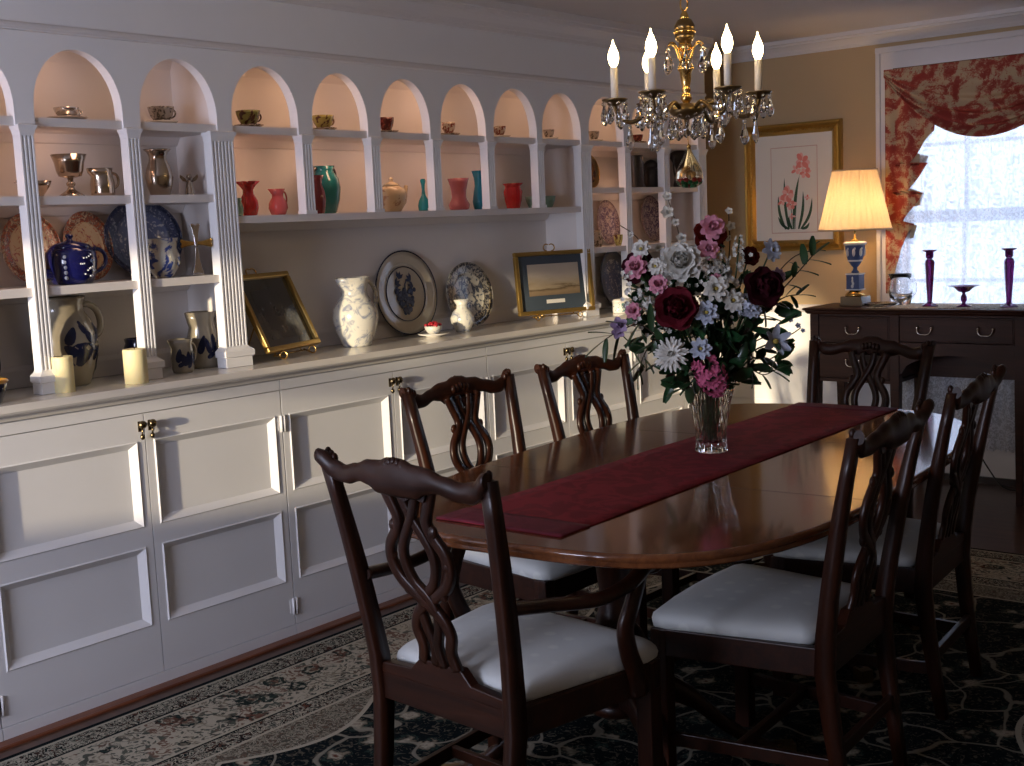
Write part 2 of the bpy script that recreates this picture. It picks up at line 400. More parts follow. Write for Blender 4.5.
for i in range(5):
    a, b = UY[i], UY[i + 1]
    t = thing('base_cabinet', CABL[i], 'cabinet', (0, a, 0), 0, 'white base cabinets along the wall')
    w = b - a; g = MB().box(-0.39, -0.026, 0.002, w - 0.002, 0.002, 0.955).box(-0.026, 0.0, 0.002, w - 0.002, 0.918, 0.955).box(-0.026, 0.004, 0.002, w - 0.002, 0.0005, 0.043)
    g.build('carcass', WHITE, t)
    h = w / 2
    door(t, 0.003, h - 0.002, True, i); door(t, h + 0.002, w - 0.003, False, i)

# ---------------------------------------------------------------- counter
g = MB().prism([(-0.398, 0.957), (0.006, 0.957), (0.012, 0.960), (0.016, 0.972), (0.026, 0.978), (0.034, 0.979), (0.042, 0.983), (0.045, 0.989), (0.042, 0.996), (0.036, CZ), (-0.398, CZ)], 'y', 0.52, 6.07)
tag(g.build('countertop', COUNTER), 'long glossy cream painted counter running above the white cabinets', 'counter')

# ---------------------------------------------------------------- arcaded shelving
AR = [(1.680, 1.987), (2.052, 2.362), (2.427, 2.737), (2.801, 3.106), (3.176, 3.463), (3.533, 3.821), (3.885, 4.175), (4.229, 4.535), (4.575, 4.877), (4.940, 5.240), (5.300, 5.600), (5.670, 5.960)]
FX0, FX1 = -0.145, -0.10
ZS, ZA, ZT = 1.835, 2.075, 2.118
def arcade(par, y0, y1, bays):
    g = MB(); edges = [y0]
    for a, b in bays:
        n = 22; r = (b - a) / 2; c = (a + b) / 2; zc = ZA - 0.185; hz = 0.185
        pts = [(a, ZS)]
        for k in range(n + 1):
            t = PI - PI * k / n; pts.append((c + r * math.cos(t), zc + hz * math.sin(t)))
        pts.append((b, ZS))
        for (p, q) in zip(pts[1:-1], pts[2:-1]):
            g.add([(FX1, p[0], p[1]), (FX1, q[0], q[1]), (FX1, q[0], ZT), (FX1, p[0], ZT)], [(0, 1, 2, 3)])
        for (p, q) in zip(pts[1:-1], pts[2:-1]):
            g.add([(FX1, p[0], p[1]), (FX1, q[0], q[1]), (FX0, q[0], q[1]), (FX0, p[0], p[1])], [(0, 1, 2, 3)], 0, True)
        edges += [a, b]
    edges.append(y1)
    for a, b in zip(edges[::2], edges[1::2]):
        if b - a > 0.001: g.box(FX0, FX1, a, b, ZS, ZT)
    g.build('arched_fascia', WHITE, par)
def pilaster(par, y, w, z0, base, flutes):
    """fluted post; base = plinth and torus under it"""
    g = MB(); x0, x1 = -0.142, -0.098; zb = z0 + (0.075 if base else 0.012); zt = ZS - 0.03
    n = flutes; fw = w / (n * 1.6 + 0.6); o = [(x0, y - w / 2), (x1, y - w / 2)]
    for k in range(n):
        a = y - w / 2 + fw * 0.6 + k * fw * 1.6
        for j in range(6):
            t = j / 5; o.append((x1 - 0.007 * math.sin(PI * t), a + fw * t))
    o += [(x1, y + w / 2), (x0, y + w / 2)]
    g.prism(o, 'z', zb, zt)
    hw = w / 2
    def slab(z, e): return [(x0, y - hw - e, z), (x1 + e, y - hw - e, z), (x1 + e, y + hw + e, z), (x0, y + hw + e, z)]
    g.loft([slab(zt, 0.0), slab(zt + 0.006, 0.002), slab(zt + 0.016, 0.004), slab(zt + 0.024, 0.008), slab(ZS + 0.002, 0.010), slab(ZS + 0.006, 0.0)], smooth=False)
    if base:
        g.loft([slab(z0 + 0.0005, 0.010), slab(z0 + 0.035, 0.010), slab(z0 + 0.038, 0.017), slab(z0 + 0.058, 0.017), slab(z0 + 0.068, 0.004), slab(zb, 0.0)], smooth=False)
    else:
        g.loft([slab(z0, 0.004), slab(zb, 0.004)], smooth=False)
    g.build('pilaster', WHITE, par)
def shelf(par, y0, y1, z, th=0.027, xf=-0.108):
    g = MB().box(XB + 0.004, xf, y0, y1, z - th, z)
    g.prism([(XB + 0.004, z - th), (XB + 0.03, z - th), (XB + 0.022, z - th - 0.012), (XB + 0.012, z - th - 0.028), (XB + 0.004, z - th - 0.03)], 'y', y0 + 0.002, y1 - 0.002)
    g.build('shelf', WHITE_NICHE, par)
def back(par, y0, y1, z0, z1):
    MB().box(XB - 0.03, XB, y0, y1, z0, z1).prism([(XB, ZT - 0.045), (XB + 0.02, ZT - 0.005), (XB + 0.02, ZT), (XB, ZT)], 'y', y0, y1).prism([(XB, z0), (XB + 0.014, z0), (XB + 0.014, z0 + 0.055), (XB + 0.004, z0 + 0.07), (XB, z0 + 0.07)], 'y', y0, y1).build('back_panel', WHITE_NICHE, par)
def side(par, y0, y1, z0=CZ + 0.001):
    MB().box(XB, FX0 - 0.001, y0, y1, z0, ZT).build('side_panel', WHITE_NICHE, par)
# left bookcase of three bays
t1 = thing('display_bookcase', 'white arched bookcase of narrow bays holding stoneware and pewter', 'bookcase')
arcade(t1, 1.62, 2.768, AR[:3]); back(t1, 1.62, 2.768, CZ + 0.001, ZT)
side(t1, 1.62, 1.645); side(t1, 2.745, 2.768)
for z in (1.342, 1.622, 1.862): shelf(t1, 1.645, 2.745, z)
for y in (2.02, 2.395): pilaster(t1, y, 0.044, CZ + 0.0005, True, 3)
pilaster(t1, 2.752, 0.094, CZ + 0.0005, True, 6); pilaster(t1, 1.645, 0.05, CZ + 0.0005, True, 3)
# open middle section of six arches
t2 = thing('display_hutch', 'white six-arched wall shelf with coloured glass above the open counter', 'shelf')
arcade(t2, 2.768, 4.909, AR[3:9]); back(t2, 2.768, 4.909, CZ + 0.001, ZT)
for z in (1.545, 1.862): shelf(t2, 2.771, 4.906, z)
for k in range(3, 8): pilaster(t2, (AR[k][1] + AR[k + 1][0]) / 2, 0.046, 1.545, False, 3)
# right bookcase
t3 = thing('display_bookcase', 'white arched bookcase at the far end, holding dark pewter and plates', 'bookcase')
arcade(t3, 4.909, 6.04, AR[9:]); back(t3, 4.909, 6.04, CZ + 0.001, ZT)
side(t3, 4.909, 4.932); side(t3, 6.015, 6.04)
for z in (1.342, 1.635, 1.862): shelf(t3, 4.932, 6.015, z)
pilaster(t3, 4.911, 0.082, CZ + 0.0005, True, 5)
for y in (5.27, 5.635): pilaster(t3, y, 0.05, CZ + 0.0005, True, 3)
pilaster(t3, 6.0, 0.075, CZ + 0.0005, True, 4)
# strip lamps tucked behind the fascia and under the shelves
for k, (a, b) in enumerate(AR):
    c = (a + b) / 2
    e = 0.36 if k in (4, 6) else (0.13 if k in (2, 7) else 0.23)
    light('niche_lamp', 'AREA', (-0.172, c, 2.085), e, (1.0, 0.57, 0.34), 0.03, 0.22, aim=(-0.6, 0, -1))
for k, z, e in ((0, 1.80, .35), (1, 1.80, .35), (3, 1.80, .45), (4, 1.80, .45), (5, 1.80, .40), (6, 1.80, .36), (7, 1.80, .22), (9, 1.80, .40), (9, 1.60, .55), (10, 1.60, .55), (0, 1.585, .20), (1, 1.585, .20)):
    light('shelf_lamp', 'AREA', (-0.172, sum(AR[k]) / 2, z), e * 0.66, (1.0, 0.57, 0.36), 0.03, 0.22, aim=(-0.6, 0, -1))
# ---------------------------------------------------------------- display pieces
def one(name, label, cat, mb, mats, loc, group=None, rz=0):
    o = mb.build(name, mats, None, loc, rz=rz); return tag(o, label, cat, group)
def rev(prof, wall=0.003):
    """outer profile closed with an inner wall"""
    return prof + [(max(r - wall, 0.001), z) for r, z in reversed(prof) if z > wall * 2] + [(0.001, wall * 2)]
def handle(ang, r0, r1, z0, z1, out, th=0.006, n=8, sq=None):
    c, s = math.cos(ang), math.sin(ang); zm = (z0 + z1) / 2
    P = []
    for k in range(15):
        q = PI / 2 - PI * k / 14; u = k / 14; cc = math.cos(q) ** 0.8 if math.cos(q) > 0 else 0
        P.append((r1 + (r0 - r1) * u + out * cc, zm + (z1 - z0) / 2 * (math.sin(q) + 0.12 * cc)))
    return MB().tube([(r * c, r * s, z) for r, z in P], th, n, squash=sq)
def spout(ang, r, z0, r2, z1, th0=0.012, th1=0.006):
    c, s = math.cos(ang), math.sin(ang)
    P = [(r * 0.8, z0), (r + (r2 - r) * 0.4, z0 + (z1 - z0) * 0.15), (r + (r2 - r) * 0.75, z0 + (z1 - z0) * 0.6), (r2, z1)]
    pp = smooth_path([(q * c, q * s, z) for q, z in P], 4); n = len(pp)
    return MB().tube(pp, [th0 + (th1 - th0) * i / (n - 1) for i in range(n)], 8)
def lip(amount, ang, zmin):
    """pulls a pouring lip out of a lathe profile towards ang"""
    def f(r, z, a):
        if z < zmin: return r
        d = max(0.0, math.cos(a - ang)); return r + amount * d ** 6
    return f
YP, YM = PI / 2, -PI / 2      # along the shelf, away from / towards the window behind the camera
def jug(name, label, cat, loc, prof, body, hang, h, sang=None, lipamt=0.02, lipz=None, n=28, hm=None, group=None, hth=0.007, hout=0.03, hz=(0.3, 0.85)):
    t = thing(name, label, cat, loc, 0, group)
    R = lambda z: interp([(q[1], q[0]) for q in prof], z)
    fn = lip(lipamt, sang, lipz if lipz else h * 0.86) if sang is not None else None
    MB().lathe(rev(prof), n, fn=fn).build('body', body, t)
    z0, z1 = h * hz[0], h * hz[1]
    handle(hang, R(z0) - 0.002, R(z1) - 0.002, z0, z1, hout, hth).build('handle', hm or body, t)
    return t
def cup(label, loc, r, h, m, hang=YP, saucer_m=None, sr=0.045, ribs=0, rim=None, foot=True):
    t = thing('teacup', label, 'cup', (loc[0], loc[1], loc[2] + (0.010 if saucer_m else 0.0005)), 0, 'teacups in the arches')
    prof = [(r * 0.5, 0), (r * 0.55, 0.004), (r * 0.62, h * 0.15), (r * 0.85, h * 0.45), (r * 0.97, h * 0.8), (r, h)]
    fn = (lambda q, z, a: q * (1 + 0.05 * math.cos(ribs * a))) if ribs else None
    MB().lathe(rev(prof, 0.002), 24 if not ribs else 48, fn=fn).build('bowl', m, t)
    handle(hang, r * 0.72, r * 0.92, h * 0.3, h * 0.85, r * 0.5, 0.003, 6).build('handle', m, t)
    if saucer_m:
        s = MB().lathe([(sr * 0.5, 0), (sr * 0.55, 0.003), (sr * 0.9, 0.008), (sr, 0.012), (sr * 0.98, 0.0135), (sr * 0.86, 0.0105), (sr * 0.5, 0.006), (0.001, 0.006)], 28)
        one('saucer', label.replace('teacup', 'teacup saucer').replace('cup on', 'cup, saucer on') if False else 'saucer under the ' + label, 'saucer', s, saucer_m, (loc[0], loc[1], loc[2] + 0.0005), 'saucers in the arches')
    return t
XS = -0.20
Z1 = 1.862
cup('silver teacup in the arch above the pewter goblet', (XS, 2.222, Z1), 0.040, 0.034, SILVER, YP, SILVER, 0.064)
cup('ribbed teacup in the arch above the pewter vase', (XS, 2.58, Z1), 0.044, 0.052, GREYCUP, YP, WHITECH, 0.056, ribs=10)
cup('green and brown teacup in the arch above the red ruffled vase', (XS, 2.955, Z1), 0.045, 0.055, GREENCUP, YP, GREYCUP, 0.055)
cup('yellow and brown teacup in the arch above the teal urn', (XS, 3.320, Z1), 0.043, 0.052, YELCUP, YP, GREYCUP, 0.054)
cup('dark red leaf-edged teacup in the arch above the cream teapot', (XS, 3.665, Z1), 0.032, 0.058, REDCUP, YM, GREYCUP, 0.05, ribs=7)
cup('floral teacup in the arch above the rose glass vase', (XS, 4.045, Z1), 0.031, 0.052, FLORALCUP, YM, GREYCUP, 0.05)
cup('floral teacup in the arch above the crimson glass vase', (XS, 4.388, Z1), 0.030, 0.046, FLORALCUP, YM, WHITECH, 0.05)
cup('small grey teacup in the arch above the pale green cups', (XS, 4.755, Z1), 0.027, 0.042, GREYCUP, YM, WHITECH, 0.045)
cup('small grey teacup in the arch above the bronze plate, beside the chandelier', (XS, 5.125, Z1), 0.027, 0.046, GREYCUP, YM, WHITECH, 0.045)
cup('dark teacup in the arch behind the chandelier crystals', (XS, 5.52, Z1), 0.028, 0.04, REDCUP, YM, GREYCUP, 0.045)
# pewter shelf
Z2 = 1.6225
t = thing('pewter_bowl', 'small pewter bowl half hidden by the first fluted pilaster', 'bowl', (XS, 2.092, Z2))
MB().lathe(rev([(0.022, 0), (0.022, 0.006), (0.030, 0.016), (0.042, 0.032), (0.049, 0.050)]), 28).build('bowl', PEWTER, t)
MB().tube([(0, -0.045, 0.046), (0, -0.06, 0.050), (0, -0.07, 0.046)], 0.004, 6).build('handle', PEWTER, t)
t = thing('pewter_goblet', 'tall pewter goblet with flared bowl on the upper shelf', 'goblet', (XS, 2.215, Z2))
MB().lathe([(0.040, 0), (0.040, 0.004), (0.030, 0.012), (0.014, 0.022), (0.009, 0.032), (0.014, 0.038), (0.015, 0.044), (0.008, 0.05), (0.010, 0.062)], 24).build('stem', PEWTER, t)
MB().lathe(rev([(0.010, 0.060), (0.036, 0.066), (0.042, 0.082), (0.047, 0.11), (0.056, 0.135)], 0.002), 30).build('bowl', PEWTER, t)
jug('pewter_pitcher', 'small pewter pitcher with curved handle beside the goblet', 'pitcher', (XS, 2.330, Z2), [(0.038, 0), (0.039, 0.012), (0.040, 0.04), (0.035, 0.065), (0.034, 0.078), (0.036, 0.092)], PEWTER, YP, 0.09, YM, 0.016, 0.07, hth=0.005, hout=0.026)
one('pewter_vase', 'tall bulbous pewter vase with flared rim on upper shelf', 'vase', MB().lathe(rev([(0.032, 0), (0.034, 0.006), (0.043, 0.035), (0.047, 0.062), (0.042, 0.09), (0.031, 0.118), (0.029, 0.132), (0.036, 0.148), (0.047, 0.158)]), 32), PEWTER, (XS, 2.552, Z2))
t = thing('angel_figurine', 'tiny silver winged angel figurine beside the pewter vase', 'figurine', (XS, 2.675, Z2), math.radians(-38))
MB().lathe([(0.019, 0), (0.018, 0.004), (0.013, 0.03), (0.009, 0.05), (0.006, 0.056)], 16).ball((0, 0, 0.066), 0.0095, 10, 8).build('body', PEWTER, t)
for s in (-1, 1):
    MB().prism([(s * 0.005, 0.045), (s * 0.013, 0.06), (s * 0.030, 0.074), (s * 0.032, 0.064), (s * 0.024, 0.052)], 'x', -0.008, -0.003).build('wing', PEWTER, t)
# plates
def plate(name, label, loc, ry, rz, lean, m_c, m_r, rim_m=None, stand=True, yaw=0.0, group=None):
    """plate leaning back against the niche, facing the room"""
    t = thing(name, label, 'plate', loc, 0, group)
    M = Matrix.Rotation(yaw, 4, 'Z') @ Matrix.Rotation(-lean, 4, 'Y') @ Matrix.Translation((0, 0, rz)) @ Matrix.Rotation(PI / 2, 4, 'Y') @ Matrix.Diagonal((rz, ry, 1, 1))
    def disc(p): return MB().lathe(p, 56, cap=p[0] != p[-1]).xf(M)
    disc([(0.001, 0.0), (0.60, 0.0), (0.66, 0.003), (0.70, 0.007), (0.70, 0.001), (0.62, -0.006), (0.001, -0.006)]).build('well', m_c, t)
    disc([(0.70, 0.007), (0.86, 0.011), (0.965, 0.015), (0.965, 0.008), (0.70, 0.0005), (0.70, 0.007)]).build('border', m_r, t)
    disc([(0.965, 0.008), (0.965, 0.015), (0.985, 0.0165), (1.0, 0.0145), (0.985, 0.009), (0.965, 0.008)]).build('rim', rim_m or m_r, t)
    return t
Z3 = 1.3425
XP = -0.30
plate('imari_plate', 'orange and blue patterned plate behind the first pilaster and teapot spout', (XP, 2.120, Z3 + 0.002), 0.105, 0.118, 0.16, IMARI, IMARI_RIM)
plate('imari_plate', 'orange patterned oval plate standing behind the cobalt teapot handle', (XP, 2.325, Z3 + 0.002), 0.092, 0.118, 0.16, IMARI, IMARI_RIM)
t = thing('teapot', 'cobalt blue teapot with white flower spray', 'teapot', (XS + 0.02, 2.180, Z3 + 0.0005)); t.scale = (1.14, 1.2, 1.1)
MB().lathe([(0.050, 0), (0.054, 0.004), (0.064, 0.03), (0.068, 0.065), (0.066, 0.092), (0.058, 0.104), (0.03, 0.108), (0.001, 0.108)], 32).build('body', COBALT, t)
MB().lathe([(0.056, 0.1035), (0.050, 0.114), (0.030, 0.122), (0.010, 0.126), (0.006, 0.131), (0.011, 0.138), (0.010, 0.144), (0.001, 0.147)], 28).build('lid', COBALT, t)
handle(YP, 0.060, 0.060, 0.03, 0.100, 0.045, 0.006).build('handle', COBALT, t)
spout(YM, 0.064, 0.03, 0.118, 0.105, 0.016, 0.008).build('spout', COBALT, t)
g = MB()
for k in range(26):
    a = random.uniform(-0.35, 0.75); z = random.uniform(0.018, 0.088); e = 0.05 + 0.0175
    if ((a - 0.25) / 0.45) ** 2 + ((z - 0.052) / 0.038) ** 2 > 1: continue
    g.ball((0.0675 * math.cos(a), 0.0675 * math.sin(a), z), 0.0026, 6, 4)
for z in (0.02, 0.035, 0.05, 0.065, 0.08): g.ball((0.0665 * math.cos(-0.75), 0.0665 * math.sin(-0.75), z), (0.004, 0.006, 0.006), 6, 4)
g.build('flower_spray', COBALT_W, t)
plate('transferware_charger', 'large blue transferware charger behind the second fluted pilaster', (XP, 2.545, Z3 + 0.002), 0.158, 0.136, 0.14, TRANSFER, TRANSFER_RIM)
t = jug('cream_jug', 'small blue and white jug in front of the blue charger', 'jug', (XS + 0.03, 2.520, Z3), [(0.032, 0), (0.036, 0.006), (0.058, 0.045), (0.060, 0.07), (0.048, 0.1), (0.044, 0.118), (0.048, 0.135)], ceramic('blue_over_white_glaze', (0.62, 0.58, 0.48), (0.05, 0.08, 0.26), 17, 0.47, 0.54), YM, 0.133, YP, 0.014, hth=0.005, hout=0.02)
t = thing('standing_cross', 'silver standing cross with flared arms on the shelf', 'cross', (XS + 0.04, 2.655, Z3 + 0.0005), math.radians(-35))
def flare(a, b, w0, w1, horiz):
    n = 8; L = []; R = []
    for k in range(n + 1):
        u = k / n; w = w0 + (w1 - w0) * u ** 2; q = a + (b - a) * u
        L.append((q, w)); R.append((q, -w))
    P = L + [(b + (b - a) * 0.06, w1 * 0.5), (b - (b - a) * 0.02, 0), (b + (b - a) * 0.06, -w1 * 0.5)] + R[::-1]
    return [(p, 0.112 + q) for p, q in P] if horiz else [(q, p) for p, q in P]
MB().prism(flare(0.10, 0.006, 0.006, 0.020, False), 'x', -0.008, 0.008).prism(flare(0.10, 0.178, 0.006, 0.018, False), 'x', -0.008, 0.008).box(-0.016, 0.016, -0.020, 0.020, 0, 0.008).build('upright', SILVER, t, bevel=0.003)
MB().prism(flare(-0.004, 0.052, 0.006, 0.017, True), 'x', -0.007, 0.007).prism(flare(0.004, -0.052, 0.006, 0.017, True), 'x', -0.007, 0.007).build('crossbar', BRASS, t, bevel=0.003)
# counter of the left bookcase
ZC = CZ + 0.0005
t = jug('stoneware_jug', 'large grey stoneware jug with cobalt leaf painting', 'jug', (-0.245, 2.170, ZC), [(0.062, 0), (0.066, 0.006), (0.084, 0.06), (0.096, 0.12), (0.094, 0.165), (0.078, 0.205), (0.062, 0.232), (0.060, 0.255), (0.066, 0.268), (0.068, 0.280)], STONE_PLAIN, YP, 0.28, YM, 0.012, 0.25, hth=0.011, hout=0.045, hz=(0.52, 0.90))
def leaf_deco(par, R, leaves, m):
    """raised painted leaves on a pot of profile R(z): (angle, z, length, width, tilt)"""
    g = MB()
    for a0, z0, L, W, tl in leaves:
        pts = []
        for k in range(12):
            q = 2 * PI * k / 12; u = L / 2 * math.cos(q); v = W / 2 * math.sin(q) * (1 - 0.35 * math.cos(q))
            du = u * math.cos(tl) - v * math.sin(tl); dz = u * math.sin(tl) + v * math.cos(tl)
            z = z0 + dz; r = R(z) + 0.0008; a = a0 + du / r
            pts.append((r * math.cos(a), r * math.sin(a), z))
        r = R(z0) + 0.0022; pts.append((r * math.cos(a0), r * math.sin(a0), z0))
        g.add(pts, [(k, (k + 1) % 12, 12) for k in range(12)], 0, True)
    return g.build('painted_leaves', m, par)
INK = mat('cobalt_ink', (0.010, 0.014, 0.045), 0.18)
Rj = lambda z: interp([(0, 0.062), (0.006, 0.066), (0.06, 0.084), (0.12, 0.096), (0.165, 0.094), (0.205, 0.078)], z)
lv = [(-1.25, 0.15, 0.075, 0.05, 1.3), (-1.2, 0.10, 0.05, 0.03, 0.4), (0.02, 0.105, 0.09, 0.07, 0.5), (-0.32, 0.16, 0.06, 0.03, 1.2), (0.30, 0.155, 0.05, 0.025, 2.2), (0.1, 0.185, 0.045, 0.02, 1.9), (0.62, 0.15, 0.05, 0.022, 0.9), (0.65, 0.10, 0.05, 0.02, 1.1), (0.8, 0.17, 0.055, 0.028, 1.6), (0.85, 0.07, 0.06, 0.02, 1.4), (-0.35, 0.115, 0.05, 0.03, 2.4), (0.45, 0.12, 0.04, 0.018, 2.6), (-0.75, 0.075, 0.045, 0.02, 0.3)]
leaf_deco(t, Rj, lv, INK); t.scale = (1.08, 1.12, 1.04)
def candle(label, y, r, h, x=-0.085):
    t = thing('pillar_candle', label, 'candle', (x, y, ZC), 0, 'cream pillar candles on the counter')
    MB().lathe([(r, 0), (r, h - 0.006), (r * 0.98, h), (r * 0.86, h + 0.001), (r * 0.6, h - 0.006), (0.001, h - 0.008)], 28).build('wax', CANDLEW, t)
    MB().tube([(0, 0, h - 0.01), (0.001, 0, h + 0.002), (0.003, 0, h + 0.008)], 0.0012, 5).build('wick', BLACK, t)
candle('cream pillar candle in front of the large stoneware jug', 2.062, 0.032, 0.112)
candle('wider cream pillar candle before the second fluted pilaster', 2.300, 0.038, 0.112, -0.05)
t = thing('stoneware_crock', 'dark blue round crock hidden behind the second pilaster', 'crock', (-0.255, 2.452, ZC))
MB().lathe(rev([(0.040, 0), (0.044, 0.006), (0.056, 0.05), (0.052, 0.09), (0.044, 0.112), (0.047, 0.128)]), 28).build('body', DARKBLUE, t)
t = jug('stoneware_creamer', 'small grey stoneware creamer painted with blue leaves', 'jug', (-0.165, 2.565, ZC), [(0.034, 0), (0.038, 0.01), (0.041, 0.05), (0.037, 0.085), (0.035, 0.1), (0.041, 0.116)], STONE_PLAIN, YP, 0.115, YM, 0.012, 0.1, hth=0.005, hout=0.02)
leaf_deco(t, lambda z: interp([(0, 0.034), (0.01, 0.038), (0.05, 0.041), (0.085, 0.037), (0.1, 0.035)], z), [(-0.9, 0.06, 0.05, 0.022, 1.4), (-0.45, 0.045, 0.045, 0.025, 1.9), (-0.1, 0.05, 0.05, 0.02, 1.5), (0.3, 0.055, 0.045, 0.018, 1.2), (0.6, 0.045, 0.045, 0.018, 1.7), (-0.7, 0.03, 0.03, 0.015, 0.5), (0.1, 0.028, 0.03, 0.014, 0.9)], INK)
t = jug('stoneware_pitcher', 'medium grey stoneware pitcher painted blue, behind the creamer', 'pitcher', (-0.225, 2.700, ZC), [(0.056, 0), (0.060, 0.01), (0.062, 0.06), (0.058, 0.1), (0.047, 0.145), (0.045, 0.17), (0.052, 0.2)], STONE_PLAIN, YP, 0.2, YM, 0.014, 0.17, hth=0.006, hout=0.03, hz=(0.4, 0.88))
leaf_deco(t, lambda z: interp([(0, 0.056), (0.01, 0.060), (0.06, 0.062), (0.1, 0.058), (0.145, 0.047)], z), [(-0.7, 0.085, 0.07, 0.025, 1.3), (-0.35, 0.08, 0.06, 0.02, 1.8), (0.0, 0.09, 0.065, 0.025, 1.5), (0.3, 0.08, 0.07, 0.02, 1.1), (0.6, 0.09, 0.06, 0.02, 1.6), (-0.1, 0.05, 0.05, 0.018, 0.6), (0.35, 0.05, 0.05, 0.018, 2.2)], INK)
t = jug('slipware_pot', 'dark blue pot with amber rim at the left edge', 'pot', (-0.06, 1.80, ZC), [(0.034, 0), (0.038, 0.004), (0.048, 0.03), (0.056, 0.062)], DARKBLUE, YM, 0.062, None, hth=0.005, hout=0.02)
MB().lathe([(0.0565, 0.060), (0.060, 0.066), (0.058, 0.072), (0.053, 0.070), (0.052, 0.060)], 28).build('rim', ORANGE_RIM, t)
jug('stoneware_jug', 'grey stoneware jug cut off by the left edge of the photo', 'jug', (-0.22, 1.835, ZC), [(0.045, 0), (0.05, 0.01), (0.063, 0.07), (0.06, 0.12), (0.048, 0.155), (0.05, 0.175)], STONE_PLAIN, YP, 0.17, YM, 0.01, hth=0.007, hout=0.035, hm=DARKBLUE)

# coloured glass on the middle shelf
Z4 = 1.5455
def ruff(n, amt, zmin): return lambda r, z, a: r * (1 + (amt * math.cos(n * a) if z > zmin else 0))
one('ruffled_vase', 'red glass vase with ruffled rim beside the wide pilaster', 'vase', MB().lathe(rev([(0.026, 0), (0.030, 0.006), (0.036, 0.03), (0.034, 0.055), (0.020, 0.08), (0.019, 0.095), (0.027, 0.112), (0.041, 0.126)]), 40, fn=ruff(6, 0.16, 0.10)), RED_GLASS, (XS, 2.930, Z4))
one('bud_vase', 'small green vase partly hidden behind the wide pilaster', 'vase', MB().lathe(rev([(0.014, 0), (0.017, 0.01), (0.019, 0.03), (0.012, 0.05), (0.015, 0.064)]), 20), PALEGREEN, (-0.155, 2.846, Z4))
jug('glass_pitcher', 'squat pink glass pitcher beside the red ruffled vase', 'pitcher', (XS, 3.068, Z4), [(0.024, 0), (0.028, 0.004), (0.037, 0.026), (0.035, 0.045), (0.022, 0.066), (0.021, 0.076), (0.030, 0.098)], PINK_GLASS, YP, 0.098, YM, 0.012, 0.08, hth=0.003, hout=0.014, hz=(0.4, 0.9))
t = thing('teal_urn', 'tall teal glazed urn with two dark ring handles', 'urn', (XS - 0.03, 3.335, Z4)); t.scale = (1.14, 1.14, 1.06)
MB().lathe(rev([(0.034, 0), (0.038, 0.008), (0.050, 0.05), (0.055, 0.095), (0.050, 0.128), (0.036, 0.150), (0.032, 0.162), (0.038, 0.176)]), 32).build('body', TEAL, t)
for a in (YP, YM): handle(a, 0.046, 0.032, 0.132, 0.168, 0.012, 0.005).build('handle', DARKMETAL, t)
one('ribbed_vase', 'ribbed purple red glass vase standing against the teal urn', 'vase', MB().lathe(rev([(0.020, 0), (0.024, 0.006), (0.031, 0.05), (0.028, 0.085), (0.019, 0.11), (0.021, 0.128), (0.028, 0.146)]), 48, fn=lambda r, z, a: r * (1 + 0.06 * math.cos(10 * a))), PURP_RIB, (-0.150, 3.222, Z4))
t = thing('teapot', 'cream china teapot with brown sprigs on the middle shelf', 'teapot', (XS, 3.675, Z4))
MB().lathe([(0.034, 0), (0.038, 0.005), (0.058, 0.035), (0.064, 0.062), (0.056, 0.09), (0.036, 0.106), (0.001, 0.108)], 32).build('body', CREAMCH, t)
MB().lathe([(0.037, 0.1055), (0.028, 0.116), (0.012, 0.122), (0.006, 0.126), (0.010, 0.132), (0.007, 0.140), (0.001, 0.142)], 24).build('lid', CREAMCH, t)
spout(YP, 0.058, 0.045, 0.088, 0.108, 0.014, 0.008).build('spout', CREAMCH, t)
handle(YM, 0.056, 0.05, 0.03, 0.09, 0.03, 0.006).build('handle', CREAMCH, t)
one('bud_vase', 'turquoise glass bottle vase with slender neck', 'vase', MB().lathe(rev([(0.020, 0), (0.024, 0.005), (0.026, 0.024), (0.021, 0.045), (0.009, 0.066), (0.0065, 0.09), (0.008, 0.112), (0.012, 0.128), (0.009, 0.136)], 0.002), 24), AQUA, (XS, 3.865, Z4))
one('rose_vase', 'dusty rose glass vase with flared neck', 'vase', MB().lathe(rev([(0.036, 0), (0.044, 0.005), (0.047, 0.024), (0.036, 0.044), (0.032, 0.056), (0.034, 0.085), (0.042, 0.120), (0.048, 0.138)]), 32), ROSE_GLASS, (XS, 4.090, Z4))
one('blue_vase', 'tall turquoise blue glass vase with scalloped rim', 'vase', MB().lathe(rev([(0.026, 0), (0.031, 0.005), (0.036, 0.035), (0.030, 0.075), (0.024, 0.105), (0.026, 0.14), (0.034, 0.172)]), 40, fn=lambda r, z, a: r * (1 + (0.05 if z < 0.15 else 0.10) * math.cos(6 * a))), BLUEG, (XS, 4.235, Z4))
one('crimson_vase', 'crimson ribbed glass vase with everted rim', 'vase', MB().lathe(rev([(0.028, 0), (0.031, 0.005), (0.040, 0.04), (0.044, 0.078), (0.036, 0.095), (0.035, 0.102), (0.048, 0.116)]), 48, fn=lambda r, z, a: r * (1 + 0.035 * math.cos(12 * a))), CRIMSON, (XS, 4.465, Z4))
for y, lb in ((4.610, 'pale green glass cup behind the last slim pilaster'), (4.730, 'pale green glass cup nearest the far end of the middle shelf')):
    t = thing('glass_cup', lb, 'cup', (XS, y, Z4), 0, 'pale green glass cups')
    MB().lathe(rev([(0.018, 0), (0.02, 0.004), (0.031, 0.03), (0.037, 0.055)], 0.002), 24).build('bowl', PALEGREEN, t)
    handle(YP, 0.026, 0.033, 0.016, 0.046, 0.014, 0.003).build('handle', PALEGREEN, t)

